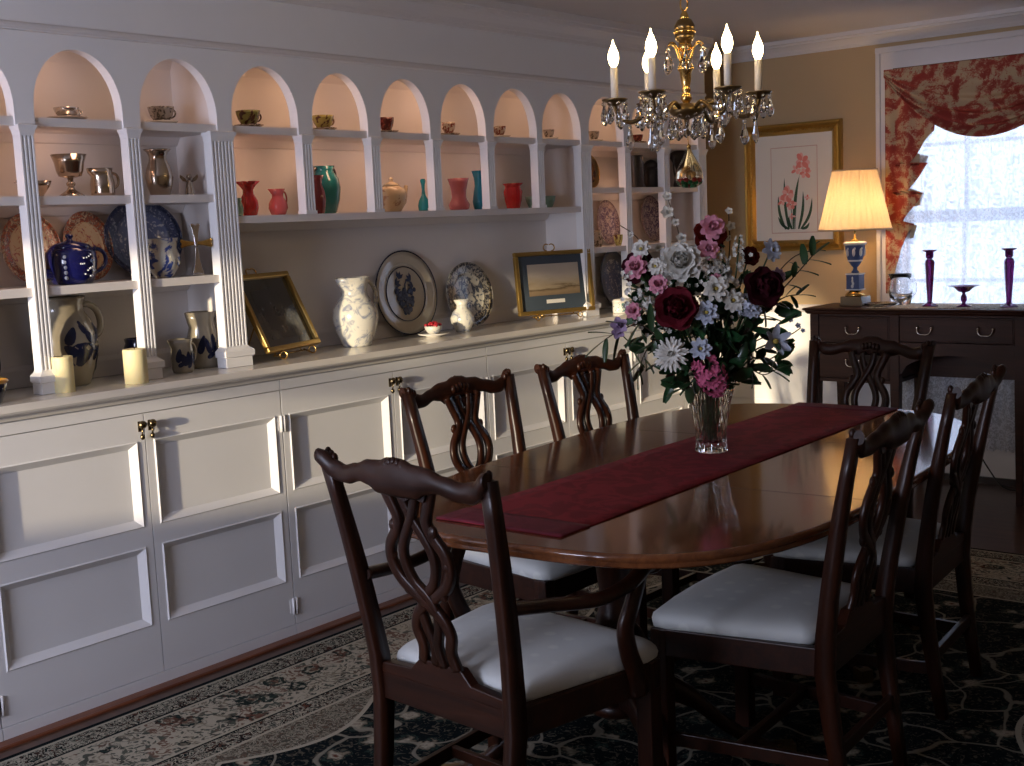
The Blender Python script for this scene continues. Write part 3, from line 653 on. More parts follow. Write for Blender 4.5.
# counter of the middle section
def easel_picture(label, loc, w, h, lean, yaw, fr_m, art, elabel, cat='picture', title=False):
    """framed picture (its own thing) standing on a wire easel"""
    R = Matrix.Rotation(yaw, 4, 'Z'); L = R @ Matrix.Rotation(-lean, 4, 'Y')
    e = thing('wire_easel', elabel, 'easel', loc, yaw, 'brass wire easels on the counter')
    Le = Matrix.Rotation(-lean, 4, 'Y')
    def P(x, y, z): return Le @ Vector((x, y, z))
    for s in (-1, 1):
        yy = s * w * 0.28; g = MB()
        sc = [P(0.012 + 0.016 * (1 - math.cos(a)) * 0.5 + 0.006, yy + 0.010 * math.sin(a), 0.012 - 0.0) for a in ()]
        base = P(-0.012, yy, 0.02)
        foot = [Vector((base.x + 0.0, yy, 0.020))] + [Vector((0.020 + 0.016 * math.sin(a), yy, 0.018 - 0.0145 * math.cos(a))) for a in [k * PI / 6 for k in range(0, 11)]]
        g.tube(foot, 0.003, 6); g.build('scroll_foot', BRASS, e)
        top = [P(-0.014, yy * 0.9, 0.02), P(-0.014, yy * 0.35, h * 0.75), P(-0.014, yy * 0.2, h * 0.98 + 0.030)] + [P(-0.014, s * (0.014 + 0.018 * math.sin(a)), h * 1.0 + 0.032 + 0.03 * (1 - math.cos(a)) * 0.55) for a in [k * PI / 5 for k in range(0, 7)]]
        MB().tube(smooth_path(top, 3), 0.003, 6).build('upright', BRASS, e)
    MB().tube([P(-0.012, -w * 0.3, 0.022), P(-0.012, w * 0.3, 0.022)], 0.003, 6).build('crossbar', BRASS, e)
    tp = P(-0.016, 0, h * 0.8); dx = tp.x - 0.09
    MB().tube(smooth_path([tp, (tp.x - 0.05, 0, h * 0.35), (dx, 0, 0.02), (dx + 0.012, 0, 0.004), (dx + 0.022, 0, 0.016), (dx + 0.012, 0, 0.024)], 4), 0.003, 6).build('prop', BRASS, e)
    t = thing('framed_picture', label, cat, (loc[0], loc[1], loc[2] + 0.030), 0)
    t.rotation_euler = L.to_euler()
    fw = 0.020; g = MB()
    for a, b, c, d in ((-w / 2, w / 2, 0, fw), (-w / 2, w / 2, h - fw, h), (-w / 2, -w / 2 + fw, fw, h - fw), (w / 2 - fw, w / 2, fw, h - fw)): g.box(-0.006, 0.016, a, b, c, d)
    g.build('frame', fr_m, t, bevel=0.004)
    art(t, w, h, fw); return t
def art_still(t, w, h, fw):
    m = mat('dusky_still_life', (0.05, 0.05, 0.05), 0.12, coat=0.6); q = NT(m); v = q.co((1, 7, 5)); n = q.noise(v, 1.2, 4)
    q.base(q.ramp(n, [(0.30, (0.022, 0.022, 0.028)), (0.55, (0.055, 0.052, 0.045)), (0.68, (0.20, 0.17, 0.11))]))
    MB().box(-0.003, 0.0, -w / 2 + fw, w / 2 - fw, fw, h - fw).build('mat_board', mat('dark_olive_mount', (0.050, 0.048, 0.04), 0.12, coat=0.6), t)
    MB().box(0.0, 0.001, -w * 0.30, w * 0.30, h * 0.16, h * 0.80).build('print', m, t)
def art_sea(t, w, h, fw):
    MB().box(-0.003, 0.0, -w / 2 + fw, w / 2 - fw, fw, h - fw).build('mat_board', mat('slate_blue_mount', (0.060, 0.078, 0.098), 0.15, coat=0.5), t)
    m = mat('sepia_seascape', (0.5, 0.4, 0.3), 0.15, coat=0.4); q = NT(m); v = q.co((1, 2.2, 9)); n = q.noise(v, 2.0, 5, 0.6, 0.5)
    tc = q.n('ShaderNodeTexCoord'); sp = q.n('ShaderNodeSeparateXYZ'); q.l(tc.outputs['Object'], sp.inputs[0])
    zz = q.math('ADD', q.math('MULTIPLY', q.math('SUBTRACT', sp.outputs[2], h * 0.36), 5.5), q.math('MULTIPLY', n, 0.55))
    q.base(q.ramp(zz, [(0.0, (0.15, 0.10, 0.055)), (0.28, (0.30, 0.21, 0.12)), (0.36, (0.13, 0.09, 0.05)), (0.42, (0.42, 0.32, 0.20)), (0.75, (0.58, 0.48, 0.36)), (1.0, (0.50, 0.42, 0.33))]))
    MB().box(0.0, 0.0012, -w * 0.335, w * 0.335, h * 0.30, h * 0.80).build('print', m, t)
    MB().box(0.0, 0.0016, -w * 0.12, w * 0.12, h * 0.17, h * 0.23).build('title_label', WHITECH, t)
easel_picture('gilt-framed dusky still life leaning on an easel beside the wide pilaster', (-0.150, 3.055, ZC), 0.360, 0.315, 0.44, math.radians(17), GILT, art_still, 'brass wire easel holding the dusky still life picture')
easel_picture('gilt-framed sepia seascape in blue mount on the counter', (-0.150, 4.700, ZC), 0.440, 0.300, 0.10, math.radians(-18), GILT, art_sea, 'brass wire easel holding the sepia seascape picture')
jug('china_pitcher', 'large bulbous blue and white china pitcher on the open counter', 'pitcher', (-0.215, 3.445, ZC), [(0.056, 0), (0.060, 0.008), (0.082, 0.06), (0.094, 0.115), (0.090, 0.15), (0.068, 0.185), (0.054, 0.205), (0.052, 0.225), (0.060, 0.262), (0.064, 0.278)], BLUEWHITE_S, YP, 0.278, YM, 0.026, 0.23, hth=0.009, hout=0.045, hz=(0.5, 0.93))
t = plate('grape_plate', 'large cream plate painted with a blue grape bunch', (-0.315, 3.860, ZC + 0.001), 0.190, 0.186, 0.12, glaze('cream_glaze', (0.56, 0.50, 0.40), 0.1, 0.05), glaze('cream_glaze_rim', (0.52, 0.46, 0.36), 0.08, 0.05), INK)
g = MB(); Mp = Matrix.Rotation(-0.12, 4, 'Y')
for k in range(64):
    v = random.random(); u = random.uniform(-1, 1) * (0.058 * (1 - v) + 0.014); z = 0.200 - 0.105 * v
    if abs(u) < 0.06: g.ball((0.0035, u + 0.005 - 0.008 * v, z), (0.0025, 0.0105, 0.0105), 8, 4)
for (u, z, a) in ((-0.055, 0.225, 0.5), (-0.03, 0.248, 1.2), (0.045, 0.238, 2.4), (0.055, 0.212, 2.9), (-0.062, 0.20, 0.1)):
    for d in (-0.6, 0, 0.6):
        L = 0.038; c, s = math.cos(a + d), math.sin(a + d); p = [(0.0025, u, z), (0.003, u + L * c * 0.5 - 0.008 * s, z + L * s * 0.5 + 0.008 * c), (0.003, u + L * c, z + L * s), (0.003, u + L * c * 0.5 + 0.008 * s, z + L * s * 0.5 - 0.008 * c)]
        g.add(p, [(0, 1, 2, 3)])
g.tube([(0.003, 0.0, 0.19), (0.003, 0.004, 0.225), (0.003, 0.02, 0.245)], 0.0025, 5)
g.xf(Mp); g.build('grape_painting', mat('slate_blue_ink', (0.05, 0.07, 0.15), 0.15), t)
g = MB().lathe([(0.117, -0.001), (0.117, 0.003), (0.1205, 0.003), (0.1205, -0.001), (0.117, -0.001)], 56, cap=False).xf(Mp @ Matrix.Translation((0.005, 0, 0.182)) @ Matrix.Rotation(PI / 2, 4, 'Y'))
g.build('inner_ring', INK, t)
t = thing('berry_bowl', 'tiny white sprigged bowl heaped with red berries', 'bowl', (-0.160, 3.840, ZC + 0.013))
MB().lathe(rev([(0.022, 0), (0.025, 0.004), (0.035, 0.018), (0.038, 0.034)], 0.002), 28).build('bowl', BLUEWHITE_S, t)
g = MB()
for k in range(34):
    a = random.uniform(0, 2 * PI); r = 0.034 * math.sqrt(random.random()); g.ball((r * math.cos(a), r * math.sin(a), 0.034 + 0.014 * (1 - (r / 0.036) ** 2)), 0.0065, 7, 5)
tag(g.build('berries', BERRY, t), kind='stuff')
one('saucer', 'white saucer under the bowl of red berries', 'saucer', MB().lathe([(0.032, 0), (0.034, 0.004), (0.058, 0.009), (0.068, 0.014), (0.067, 0.016), (0.055, 0.0115), (0.03, 0.008), (0.001, 0.008)], 32), WHITECH, (-0.160, 3.840, ZC))
plate('oval_platter', 'oval black and grey transferware platter standing on the counter', (-0.310, 4.265, ZC + 0.001), 0.160, 0.150, 0.13, GREYWARE, ceramic('grey_floral_rim', (0.40, 0.37, 0.31), (0.05, 0.05, 0.065), 48, 0.46, 0.53))
one('china_vase', 'small blue and white baluster vase before the oval platter', 'vase', MB().lathe(rev([(0.030, 0), (0.034, 0.006), (0.052, 0.04), (0.054, 0.062), (0.042, 0.088), (0.026, 0.104), (0.024, 0.118), (0.037, 0.142)]), 32), BLUEWHITE_S, (-0.20, 4.075, ZC))

# far bookcase
plate('bronze_plate', 'small brown and gold plate at the far bookcase upper shelf', (-0.25, 5.150, 1.637), 0.078, 0.086, 0.14, BRONZE_PL, BRASS_D, BRASS)
jug('pewter_tankard', 'tall dark pewter tankard in the far bookcase', 'tankard', (XS, 5.492, 1.6355), [(0.048, 0), (0.048, 0.008), (0.041, 0.02), (0.037, 0.16), (0.039, 0.168)], DARKMETAL, YP, 0.165, YM, 0.006, hth=0.006, hout=0.035, hz=(0.2, 0.9))
t = thing('pewter_jar', 'rounded dark pewter jar beside the tall tankard', 'jar', (XS, 5.635, 1.6355))
MB().lathe([(0.036, 0), (0.042, 0.006), (0.047, 0.06), (0.045, 0.10), (0.001, 0.102)], 28).build('body', DARKMETAL, t)
MB().lathe([(0.045, 0.1005), (0.040, 0.125), (0.024, 0.142), (0.008, 0.148), (0.001, 0.15)], 28).build('lid', DARKMETAL, t)
t = thing('pewter_kettle', 'dark pewter vessel behind the hanging glass ornament', 'kettle', (XS, 5.92, 1.6355))
MB().lathe([(0.030, 0), (0.036, 0.01), (0.026, 0.05), (0.018, 0.10), (0.030, 0.125), (0.050, 0.16), (0.045, 0.19), (0.02, 0.205), (0.001, 0.21)], 28).build('body', DARKMETAL, t)
handle(YM, 0.03, 0.045, 0.05, 0.17, 0.02, 0.005).build('handle', DARKMETAL, t)
plate('purple_plate', 'purple transferware plate nearest in the far bookcase, behind the small jug', (-0.30, 5.375, Z3 + 0.002), 0.100, 0.118, 0.14, PURPLEWARE, PURPLE_RIM)
plate('purple_plate', 'purple transferware plate right of the first, behind a pilaster', (-0.30, 5.800, Z3 + 0.002), 0.105, 0.128, 0.14, PURPLEWARE, PURPLE_RIM)
jug('cream_jug', 'tiny dark glazed jug beside the nearer purple plate', 'jug', (-0.165, 5.070, Z3), [(0.022, 0), (0.025, 0.004), (0.032, 0.03), (0.030, 0.05), (0.022, 0.066), (0.026, 0.082)], GREYCUP, YP, 0.08, YM, 0.008, hth=0.004, hout=0.014)
t = thing('teacup', 'tiny yellow china cup in front of the nearer purple plate', 'cup', (-0.155, 5.250, Z3))
MB().lathe(rev([(0.016, 0), (0.018, 0.004), (0.026, 0.03), (0.028, 0.056)], 0.002), 24).build('bowl', YELCUP, t)
handle(YM, 0.02, 0.025, 0.016, 0.046, 0.012, 0.003).build('handle', YELCUP, t)
plate('blue_plate', 'large grey blue plate on the counter at far bookcase', (-0.30, 5.420, ZC + 0.001), 0.130, 0.152, 0.12, TRANSFER, glaze('slate_rim', (0.10, 0.11, 0.15), 0.1))
plate('blue_plate', 'smaller blue plate beside the far wide pilaster', (-0.27, 5.085, ZC + 0.001), 0.075, 0.085, 0.16, TRANSFER, TRANSFER_RIM)
t = thing('china_box', 'small white china box with green pattern behind the bouquet', 'box', (-0.07, 5.135, ZC))
ov = lambda z, a, b: [(a * math.cos(2 * PI * k / 28), b * math.sin(2 * PI * k / 28), z) for k in range(28)]
MB().loft([ov(0, 0.04, 0.056), ov(0.004, 0.042, 0.058), ov(0.052, 0.042, 0.058)]).build('body', ceramic('green_sprig_china', (0.80, 0.78, 0.70), (0.10, 0.22, 0.20), 40, 0.56, 0.60), t)
MB().loft([ov(0.0525, 0.044, 0.060), ov(0.060, 0.044, 0.060), ov(0.068, 0.036, 0.052), ov(0.071, 0.01, 0.02)]).build('lid', WHITECH, t)
# ---------------------------------------------------------------- rug
RUG = mat('oriental_rug', (0.1, 0.1, 0.1), 0.95, sheen=0.0, spec=0.05)
RW, RL = 1.48, 2.02
q = NT(RUG); tc = q.n('ShaderNodeTexCoord'); P = tc.outputs['Object']; sp = q.n('ShaderNodeSeparateXYZ'); q.l(P, sp.inputs[0])
dx = q.math('SUBTRACT', RW, q.math('ABSOLUTE', sp.outputs[0])); dy = q.math('SUBTRACT', RL, q.math('ABSOLUTE', sp.outputs[1])); D = q.math('MINIMUM', dx, dy)
NAVY, CRM, TAN, GRN, RST = (0.005, 0.009, 0.011), (0.47, 0.43, 0.34), (0.22, 0.19, 0.14), (0.035, 0.060, 0.050), (0.14, 0.055, 0.035)
wob = q.noise(P, 9, 3, 0.5)
def shifted(sc, amt):
    v = q.n('ShaderNodeVectorMath', operation='SCALE'); nz = q.n('ShaderNodeTexNoise'); nz.inputs['Scale'].default_value = sc; q.l(P, nz.inputs['Vector']); q.l(nz.outputs['Color'], v.inputs[0]); v.inputs['Scale'].default_value = amt
    a = q.n('ShaderNodeVectorMath', operation='ADD'); q.l(P, a.inputs[0]); q.l(v.outputs[0], a.inputs[1]); return a.outputs[0]
V1 = shifted(6, 0.06); V2 = shifted(14, 0.03)
# small guard pattern, main border palmettes, field scrolls
gd = q.noise(V2, 34, 3, 0.6, 2.2); gd2 = q.noise(P, 16, 2, 0.5, 0.5); guard = q.ramp(gd, [(0.36, RST), (0.40, NAVY), (0.47, NAVY), (0.485, CRM), (0.56, CRM), (0.58, GRN), (0.64, NAVY)])
e1 = q.voro(V1, 11, 'DISTANCE_TO_EDGE'); m1 = q.voro(V1, 8.5)
m1 = q.math('ADD', m1, q.math('MULTIPLY', q.math('SUBTRACT', q.noise(P, 42, 2), 0.5), 0.42)); rosette = q.ramp(m1, [(0.0, CRM), (0.10, RST), (0.16, TAN), (0.20, CRM), (0.24, GRN), (0.33, NAVY), (0.37, CRM), (1.0, CRM)])
leafs = q.ramp(q.noise(V2, 24, 3, 0.55, 2.6), [(0.505, (0, 0, 0)), (0.535, (1, 1, 1))])
border = q.mix(q.math('MULTIPLY', leafs, 0.85), rosette, q.ramp(wob, [(0.42, RST), (0.48, GRN), (0.56, NAVY), (0.62, TAN)]))
V3 = shifted(3.2, 0.30); e2 = q.voro(V3, 4.2, 'DISTANCE_TO_EDGE'); vines = q.ramp(e2, [(0.016, (1, 1, 1)), (0.028, (0, 0, 0))])
m2 = q.math('ADD', q.voro(V2, 8.0), q.math('MULTIPLY', q.math('SUBTRACT', q.noise(P, 34, 2), 0.5), 0.55)); bl = q.ramp(m2, [(0.0, RST), (0.10, CRM), (0.20, TAN), (0.26, NAVY), (0.30, GRN), (0.36, NAVY), (1.0, NAVY)])
fl = q.ramp(q.noise(V2, 26, 3, 0.55, 3.0), [(0.57, (0, 0, 0)), (0.60, (1, 1, 1))])
field = q.mix(q.math('MULTIPLY', vines, 0.55), q.mix(q.math('MULTIPLY', fl, 0.5), bl, TAN), CRM)
# scalloped inner corner: cream spandrels curve into the dark field
ang = q.math('MULTIPLY', sp.outputs[1], 5.2); scal = q.math('MULTIPLY', q.math('ABSOLUTE', q.math('SINE', ang)), 0.12)
Df = q.math('SUBTRACT', D, scal)
def band(lo): return q.math('GREATER_THAN', D, lo)
c = q.mix(band(0.022), NAVY, CRM); c = q.mix(band(0.034), c, guard); c = q.mix(band(0.120), c, NAVY); c = q.mix(band(0.130), c, CRM); c = q.mix(band(0.142), c, border)
c = q.mix(band(0.400), c, CRM); c = q.mix(band(0.412), c, NAVY); c = q.mix(band(0.420), c, guard); c = q.mix(band(0.500), c, CRM); c = q.mix(band(0.512), c, q.mix(0.4, guard, TAN))
c = q.mix(q.math('GREATER_THAN', Df, 0.555), c, CRM); c = q.mix(q.math('GREATER_THAN', Df, 0.572), c, field)
c = q.mix(q.math('MULTIPLY', q.noise(P, 240, 2), 0.35), c, NAVY); q.base(q.mix(0.10, c, (0, 0, 0))); q.bump(q.noise(P, 420, 2), 0.5, 0.003)
tag(MB().box(-RW, RW, -RL, RL, 0.0, 0.010).build('area_rug', RUG, None, (1.605, 3.19, 0.0005), bevel=0.003), 'large dark oriental rug with cream floral border under the dining table', 'rug')

# ---------------------------------------------------------------- dining table
TX, TY, TRZ = 1.582, 3.195, math.radians(5.0)
TH, TW, TL = 0.748, 0.618, 1.10
t = thing('dining_table', 'long mahogany pedestal dining table with rounded corners', 'table', (TX, TY, 0.0108), TRZ)
def outline(o, z, n=64):
    w, l = TW + o, TL + o; pts = []
    for k in range(n):
        a = 2 * PI * k / n; c, s = math.cos(a), math.sin(a); p = 3.4
        r = (abs(c) ** p + abs(s) ** p) ** (-1 / p); pts.append((w * r * c, l * r * s - (0.0), z))
    # bow the ends: D shape
    return [(x, y, z) for x, y, z in pts]
ht = TH - 0.0108
rings = [outline(-0.018, ht - 0.034), outline(-0.006, ht - 0.032), outline(-0.002, ht - 0.026), outline(-0.006, ht - 0.021), outline(-0.004, ht - 0.018), outline(0.0, ht - 0.012), outline(-0.001, ht - 0.005), outline(-0.006, ht - 0.0008), outline(-0.012, ht)]
g = MB().loft(rings, cap=True)
top = g.build('tabletop', TABLEW, t)
g = MB()
for y in (-0.36, 0.36): g.box(-TW + 0.008, TW - 0.008, y - 0.0012, y + 0.0012, ht - 0.0005, ht + 0.0002)
g.build('leaf_seam', mat('dark_seam', (0.02, 0.006, 0.003), 0.5), t)  # thin dark lines across the top at the leaf joints
g = MB(); 
for k in (-1, 1): g.box(k * 0.30 - 0.011, k * 0.30 + 0.011, -0.80, 0.80, ht - 0.085, ht - 0.034)
for y in (-0.78, -0.30, 0.30, 0.78): g.box(-0.311, 0.311, y - 0.02, y + 0.02, ht - 0.075, ht - 0.034)
g.build('frame', MAHOG, t)
for y in (-0.62, 0.58):
    g = MB().lathe([(0.075, 0.17), (0.08, 0.185), (0.072, 0.205), (0.05, 0.215), (0.056, 0.23), (0.082, 0.26), (0.094, 0.30), (0.092, 0.34), (0.070, 0.385), (0.050, 0.41), (0.052, 0.425), (0.045, 0.44), (0.040, 0.50), (0.048, 0.57), (0.062, 0.60), (0.066, 0.615), (0.062, 0.63), (0.001, 0.631)], 32, (0, y, 0))
    g.box(-0.13, 0.13, y - 0.2, y + 0.2, 0.628, ht - 0.034)
    p = g.build('pedestal', MAHOG, t)
    sd = 1 if y > 0 else -1
    for a in (sd * PI / 2 - 0.9 * 1, sd * PI / 2 + 0.9, sd * PI / 2 + 2.25, sd * PI / 2 - 2.25):
        c, s = math.cos(a), math.sin(a)
        pr = [(0.05, 0.235, 0.036, 0.022), (0.12, 0.235, 0.034, 0.021), (0.20, 0.19, 0.028, 0.019), (0.28, 0.115, 0.022, 0.017), (0.36, 0.055, 0.018, 0.016), (0.42, 0.026, 0.017, 0.016), (0.455, 0.020, 0.019, 0.017)]
        rr = []
        for k in range(25):
            u = k / 24 * (len(pr) - 1); i0 = min(int(u), len(pr) - 2); f = u - i0; v = [pr[i0][j] + (pr[i0 + 1][j] - pr[i0][j]) * f for j in range(4)]
            rr.append([(v[0] * c - w * s, y + v[0] * s + w * c, v[1] + h) for w, h in ((-v[3], -v[2]), (v[3], -v[2]), (v[3] * 0.9, v[2] * 0.6), (v[3] * 0.5, v[2]), (-v[3] * 0.5, v[2]), (-v[3] * 0.9, v[2] * 0.6))])
        g = MB().loft(rr); lg = g.build('leg', MAHOG, t)
        MB().box(-0.024, 0.026, -0.020, 0.020, 0.0003, 0.040).xf(Matrix.Translation((0.452 * c, y + 0.452 * s, 0)) @ Matrix.Rotation(a, 4, 'Z')).build('toe_cap', BRASS_D, lg)
# runner
g = MB(); RWd, RL0, RL1 = 0.192, -1.030, 1.050
def rz_(u, v): return (-RWd + 2 * RWd * u, RL0 + (RL1 - RL0) * v, TH + 0.0022 + 0.0012 * math.sin(23 * v + 4 * u) * math.sin(7 * u + 9 * v))
t = thing('table_runner', 'burgundy damask table runner laid along the middle of the table', 'runner', (1.542, 3.225, 0), math.radians(1.3))
MB().grid(rz_, 8, 60).build('cloth', RUNNER, t, solid=0.0022)
for v0, v1 in ((0.0, 0.058), (0.955, 1.0)):
    MB().grid(lambda u, v: (rz_(u, v0 + (v1 - v0) * v)[0] * 1.004, rz_(u, v0 + (v1 - v0) * v)[1], rz_(u, v0 + (v1 - v0) * v)[2] + 0.0024), 8, 6).build('end_band', RUNNER_H, t, solid=0.0016)

# ---------------------------------------------------------------- chairs
def yback(z): return -0.216 - (0.40 - z) ** 1.3 * 0.17 if z < 0.40 else -0.216 - 0.205 * (z - 0.40) ** 1.35
def make_chair(label, wf=1.0, arms=False):
    """ladder of parts: faces +y, origin on the floor under the seat"""
    t = thing('dining_armchair' if arms else 'dining_chair', label, 'chair')
    fw, bw = 0.262 * wf, 0.205 * wf; fy, by = 0.225, -0.215
    # seat cushion
    def seat_ring(z, s):
        base = [(-fw, fy), (0, fy + 0.022), (fw, fy), (bw, by + 0.03), (0, by + 0.022), (-bw, by + 0.03)]
        cx, cy = 0, 0.01; pts = []
        poly = [(-fw * 0.90, fy + 0.006), (-fw * 0.5, fy + 0.017), (0, fy + 0.021), (fw * 0.5, fy + 0.017), (fw * 0.90, fy + 0.006), (fw * 0.985, fy - 0.008), (fw, fy - 0.045)]
        poly += [(fw + (bw - fw) * k, fy - 0.045 + (by + 0.06 - fy + 0.045) * k) for k in (0.33, 0.66, 1.0)]
        poly += [(bw * 0.93, by + 0.034), (bw * 0.5, by + 0.028), (-bw * 0.5, by + 0.028), (-bw * 0.93, by + 0.034)]
        poly += [(-(fw + (bw - fw) * k), fy - 0.045 + (by + 0.06 - fy + 0.045) * k) for k in (1.0, 0.66, 0.33)] + [(-fw, fy - 0.045), (-fw * 0.985, fy - 0.008)]
        return [(cx + (x - cx) * s, cy + (y - cy) * s, z) for x, y in poly]
    g = MB().loft([seat_ring(0.428, 0.955), seat_ring(0.440, 0.992), seat_ring(0.453, 1.0), seat_ring(0.466, 0.985), seat_ring(0.477, 0.93), seat_ring(0.486, 0.80), seat_ring(0.491, 0.6), seat_ring(0.494, 0.35), seat_ring(0.495, 0.08)])
    g.build('seat', SEAT, t)
    # rails
    def rail(p, q, z0, z1, th):
        d = (Vector(q) - Vector(p)).normalized(); n = Vector((-d.y, d.x)) * th / 2
        return [(p[0] + n.x, p[1] + n.y), (q[0] + n.x, q[1] + n.y), (q[0] - n.x, q[1] - n.y), (p[0] - n.x, p[1] - n.y)], z0, z1
    g = MB()
    for p, r in (((-fw, fy - 0.018), (fw, fy - 0.018)), ((-bw, by), (bw, by)), ((-fw + 0.012, fy - 0.018), (-bw + 0.004, by)), ((fw - 0.012, fy - 0.018), (bw - 0.004, by))):
        o, z0, z1 = rail(p, r, 0.365, 0.436, 0.024); g.prism(o, 'z', z0, z1)
    g.prism([(-bw + 0.01, 0.43), (bw - 0.01, 0.43), (bw - 0.02, 0.455), (0.098, 0.462), (0.066, 0.492), (-0.066, 0.492), (-0.098, 0.462), (-bw + 0.02, 0.455)], 'y', by - 0.013, by + 0.013)
    g.build('seat_rail', MAHOG_X, t, bevel=0.003)
    # front legs, rear posts
    for s in (-1, 1):
        x = s * (fw - 0.023); MB().box(x - 0.022, x + 0.022, fy - 0.046, fy - 0.002, 0.0, 0.434).build('leg', MAHOG, t, bevel=0.003)
        rr = []
        for z in (0.0, 0.12, 0.25, 0.38, 0.47, 0.56, 0.66, 0.76, 0.86, 0.955):
            xc = s * (bw + 0.002) * (0.92 + 0.17 * z if z < 0.47 else 1.0 + 0.19 * (z - 0.47) / 0.485); y = yback(z)
            w = 0.0175; d = interp([(0, 0.015), (0.4, 0.022), (0.6, 0.019), (0.955, 0.013)], z)
            rr.append([(xc - w, y - d * 0.7, z), (xc - w * 0.6, y - d, z), (xc + w * 0.6, y - d, z), (xc + w, y - d * 0.7, z), (xc + w, y + d, z), (xc - w, y + d, z)])
        MB().loft(rr, smooth=True).build('back_post', MAHOG, t)
    # stretchers
    g = MB()
    for s in (-1, 1):
        o, z0, z1 = rail((s * (fw - 0.023), fy - 0.03), (s * bw * 0.93, -0.24), 0.125, 0.160, 0.016); g.prism(o, 'z', z0, z1)
    g.box(-(fw + bw) / 2 + 0.02, (fw + bw) / 2 - 0.02, 0.0, 0.016, 0.130, 0.158).box(-bw * 0.92, bw * 0.92, -0.248, -0.232, 0.16, 0.195)
    g.build('stretcher', MAHOG_X, t, bevel=0.002)
    # crest rail
    W = bw * 1.19 + 0.012
    zt = [(0, .979), (.10, .977), (.20, .968), (.34, .966), (.52, .952), (.70, .942), (.84, .950), (.94, .971), (1.0, .974)]
    zb = [(0, .892), (.24, .893), (.32, .906), (.46, .912), (.66, .899), (.80, .899), (.90, .912), (1.0, .940)]
    rr = []
    for k in range(57):
        u = -1 + 2 * k / 56; a, b = interp(zt, abs(u)), interp(zb, abs(u)); zc = (a + b) / 2; h = (a - b) / 2
        y = yback(zc) + 0.002 - 0.022 * (1 - u * u) + (-0.014 * max(0, abs(u) - .8) / .2); d = 0.0135 + 0.003 * (1 - abs(u))
        rr.append([(u * W, y + d * math.cos(q) * (0.9 if math.cos(q) > 0 else 1.0), zc + h * math.sin(q)) for q in [2 * PI * j / 12 for j in range(12)]])
    cr = MB().loft(rr).build('crest_rail', MAHOG_X, t)
    for s in (-1, 1):
        g = MB()
        for k in range(3): g.ball((s * (W - 0.012 - 0.011 * k), yback(.97) + 0.010, .962 - .006 * k), (0.008, 0.009, 0.013), 8, 6)
        g.build('ear_carving', MAHOG_X, cr)
    g = MB()
    for k in range(-3, 4): g.ball((k * 0.013, yback(.97) - 0.004 - 0.012, .970 - 0.0022 * k * k), (0.009, 0.009, 0.010), 8, 6)
    for k in range(-2, 3): g.ball((k * 0.016, yback(.94) - 0.004, .945 - 0.003 * abs(k)), (0.010, 0.010, 0.014), 8, 6)
    g.build('carving', MAHOG_X, cr)
    # pierced splat of interlaced straps
    A = [(.062, 1.02), (.047, .92), (.034, .82), (.046, .74), (.066, .66), (.071, .57), (.056, .48), (.026, .41), (-.004, .355), (-.030, .29), (-.044, .20), (-.036, .10), (-.044, 0)]
    B = [(.022, 1.02), (.016, .93), (.002, .84), (-.018, .75), (-.034, .66), (-.036, .57), (-.022, .47), (.004, .40), (.020, .32), (.016, .22), (.006, .12), (.012, 0)]
    g = MB()
    def strap(pts, w, off):
        sp_ = smooth_path([(x * 1.22 * wf, 0, v) for x, v in pts], 5)
        L = [(p.x, 0.486 + p.z * 0.425) for p in sp_]; rr = []
        for i, (x, z) in enumerate(L):
            a, b = L[max(i - 1, 0)], L[min(i + 1, len(L) - 1)]; tx, tz = b[0] - a[0], b[1] - a[1]; m = math.hypot(tx, tz); nx, nz = tz / m * w, -tx / m * w
            y = yback(z) + off - 0.012 * math.sin(PI * min(1, (z - 0.47) / 0.45)) * 0.6; h = 0.0075
            rr.append([(x - nx, y - h * 0.7, z - nz), (x - nx * .6, y - h, z - nz * .6), (x + nx * .6, y - h, z + nz * .6), (x + nx, y - h * 0.7, z + nz), (x + nx, y + h, z + nz), (x - nx, y + h, z - nz)])
        g.loft(rr)
    for s in (-1, 1):
        strap([(s * x, v) for x, v in A], 0.0132, 0.0015 * s); strap([(s * x, v) for x, v in B], 0.0112, -0.0015 * s)
        for x, v in ((.064, .775), (.058, .425), (.088, .60)):
            z = 0.486 + v * 0.425; g.ball((s * x, yback(z) - 0.006, z), (0.013, 0.0085, 0.015), 10, 6)
    z = 0.486 + 0.95 * 0.425; g.prism([(-.078, z + .02), (.078, z + .02), (.062, z - .006), (.026, z + .002), (0, z - .012), (-.026, z + .002), (-.062, z - .006)], 'y', yback(z) - 0.014, yback(z) + 0.002)
    g.build('splat', MAHOG, t)
    if arms:
        for s in (-1, 1):
            pth = smooth_path([(s * bw * 1.06, yback(.66) + 0.005, .665), (s * (bw + .035), -.14, .652), (s * (fw + .012), -.02, .640), (s * (fw + .022), .08, .652), (s * (fw + .012), .15, .672), (s * (fw + .006), .185, .668), (s * (fw + .006), .195, .655)], 5)
            MB().tube(pth, [0.018] * (len(pth) - 6) + [0.019, 0.020, 0.0205, 0.020, 0.018, 0.015], 10, squash=(1.15, 0.85)).build('arm', MAHOG, t)
            pth = smooth_path([(s * (fw + .012), .135, .655), (s * (fw + .012), .105, .60), (s * (fw + .006), .085, .545), (s * (fw - .002), .105, .48), (s * (fw - .006), .135, .42), (s * (fw - .008), .145, .37)], 5)
            MB().tube(pth, [0.019 + 0.006 * k / (len(pth) - 1) for k in range(len(pth))], 8, squash=(0.75, 1.15)).build('arm_support', MAHOG, t)
    return t
RG = 0.0108
ch0 = make_chair('mahogany side chair on the cabinet side, nearest the armchair')
GRP = 'carved dining chairs around the table'; ch0['group'] = GRP
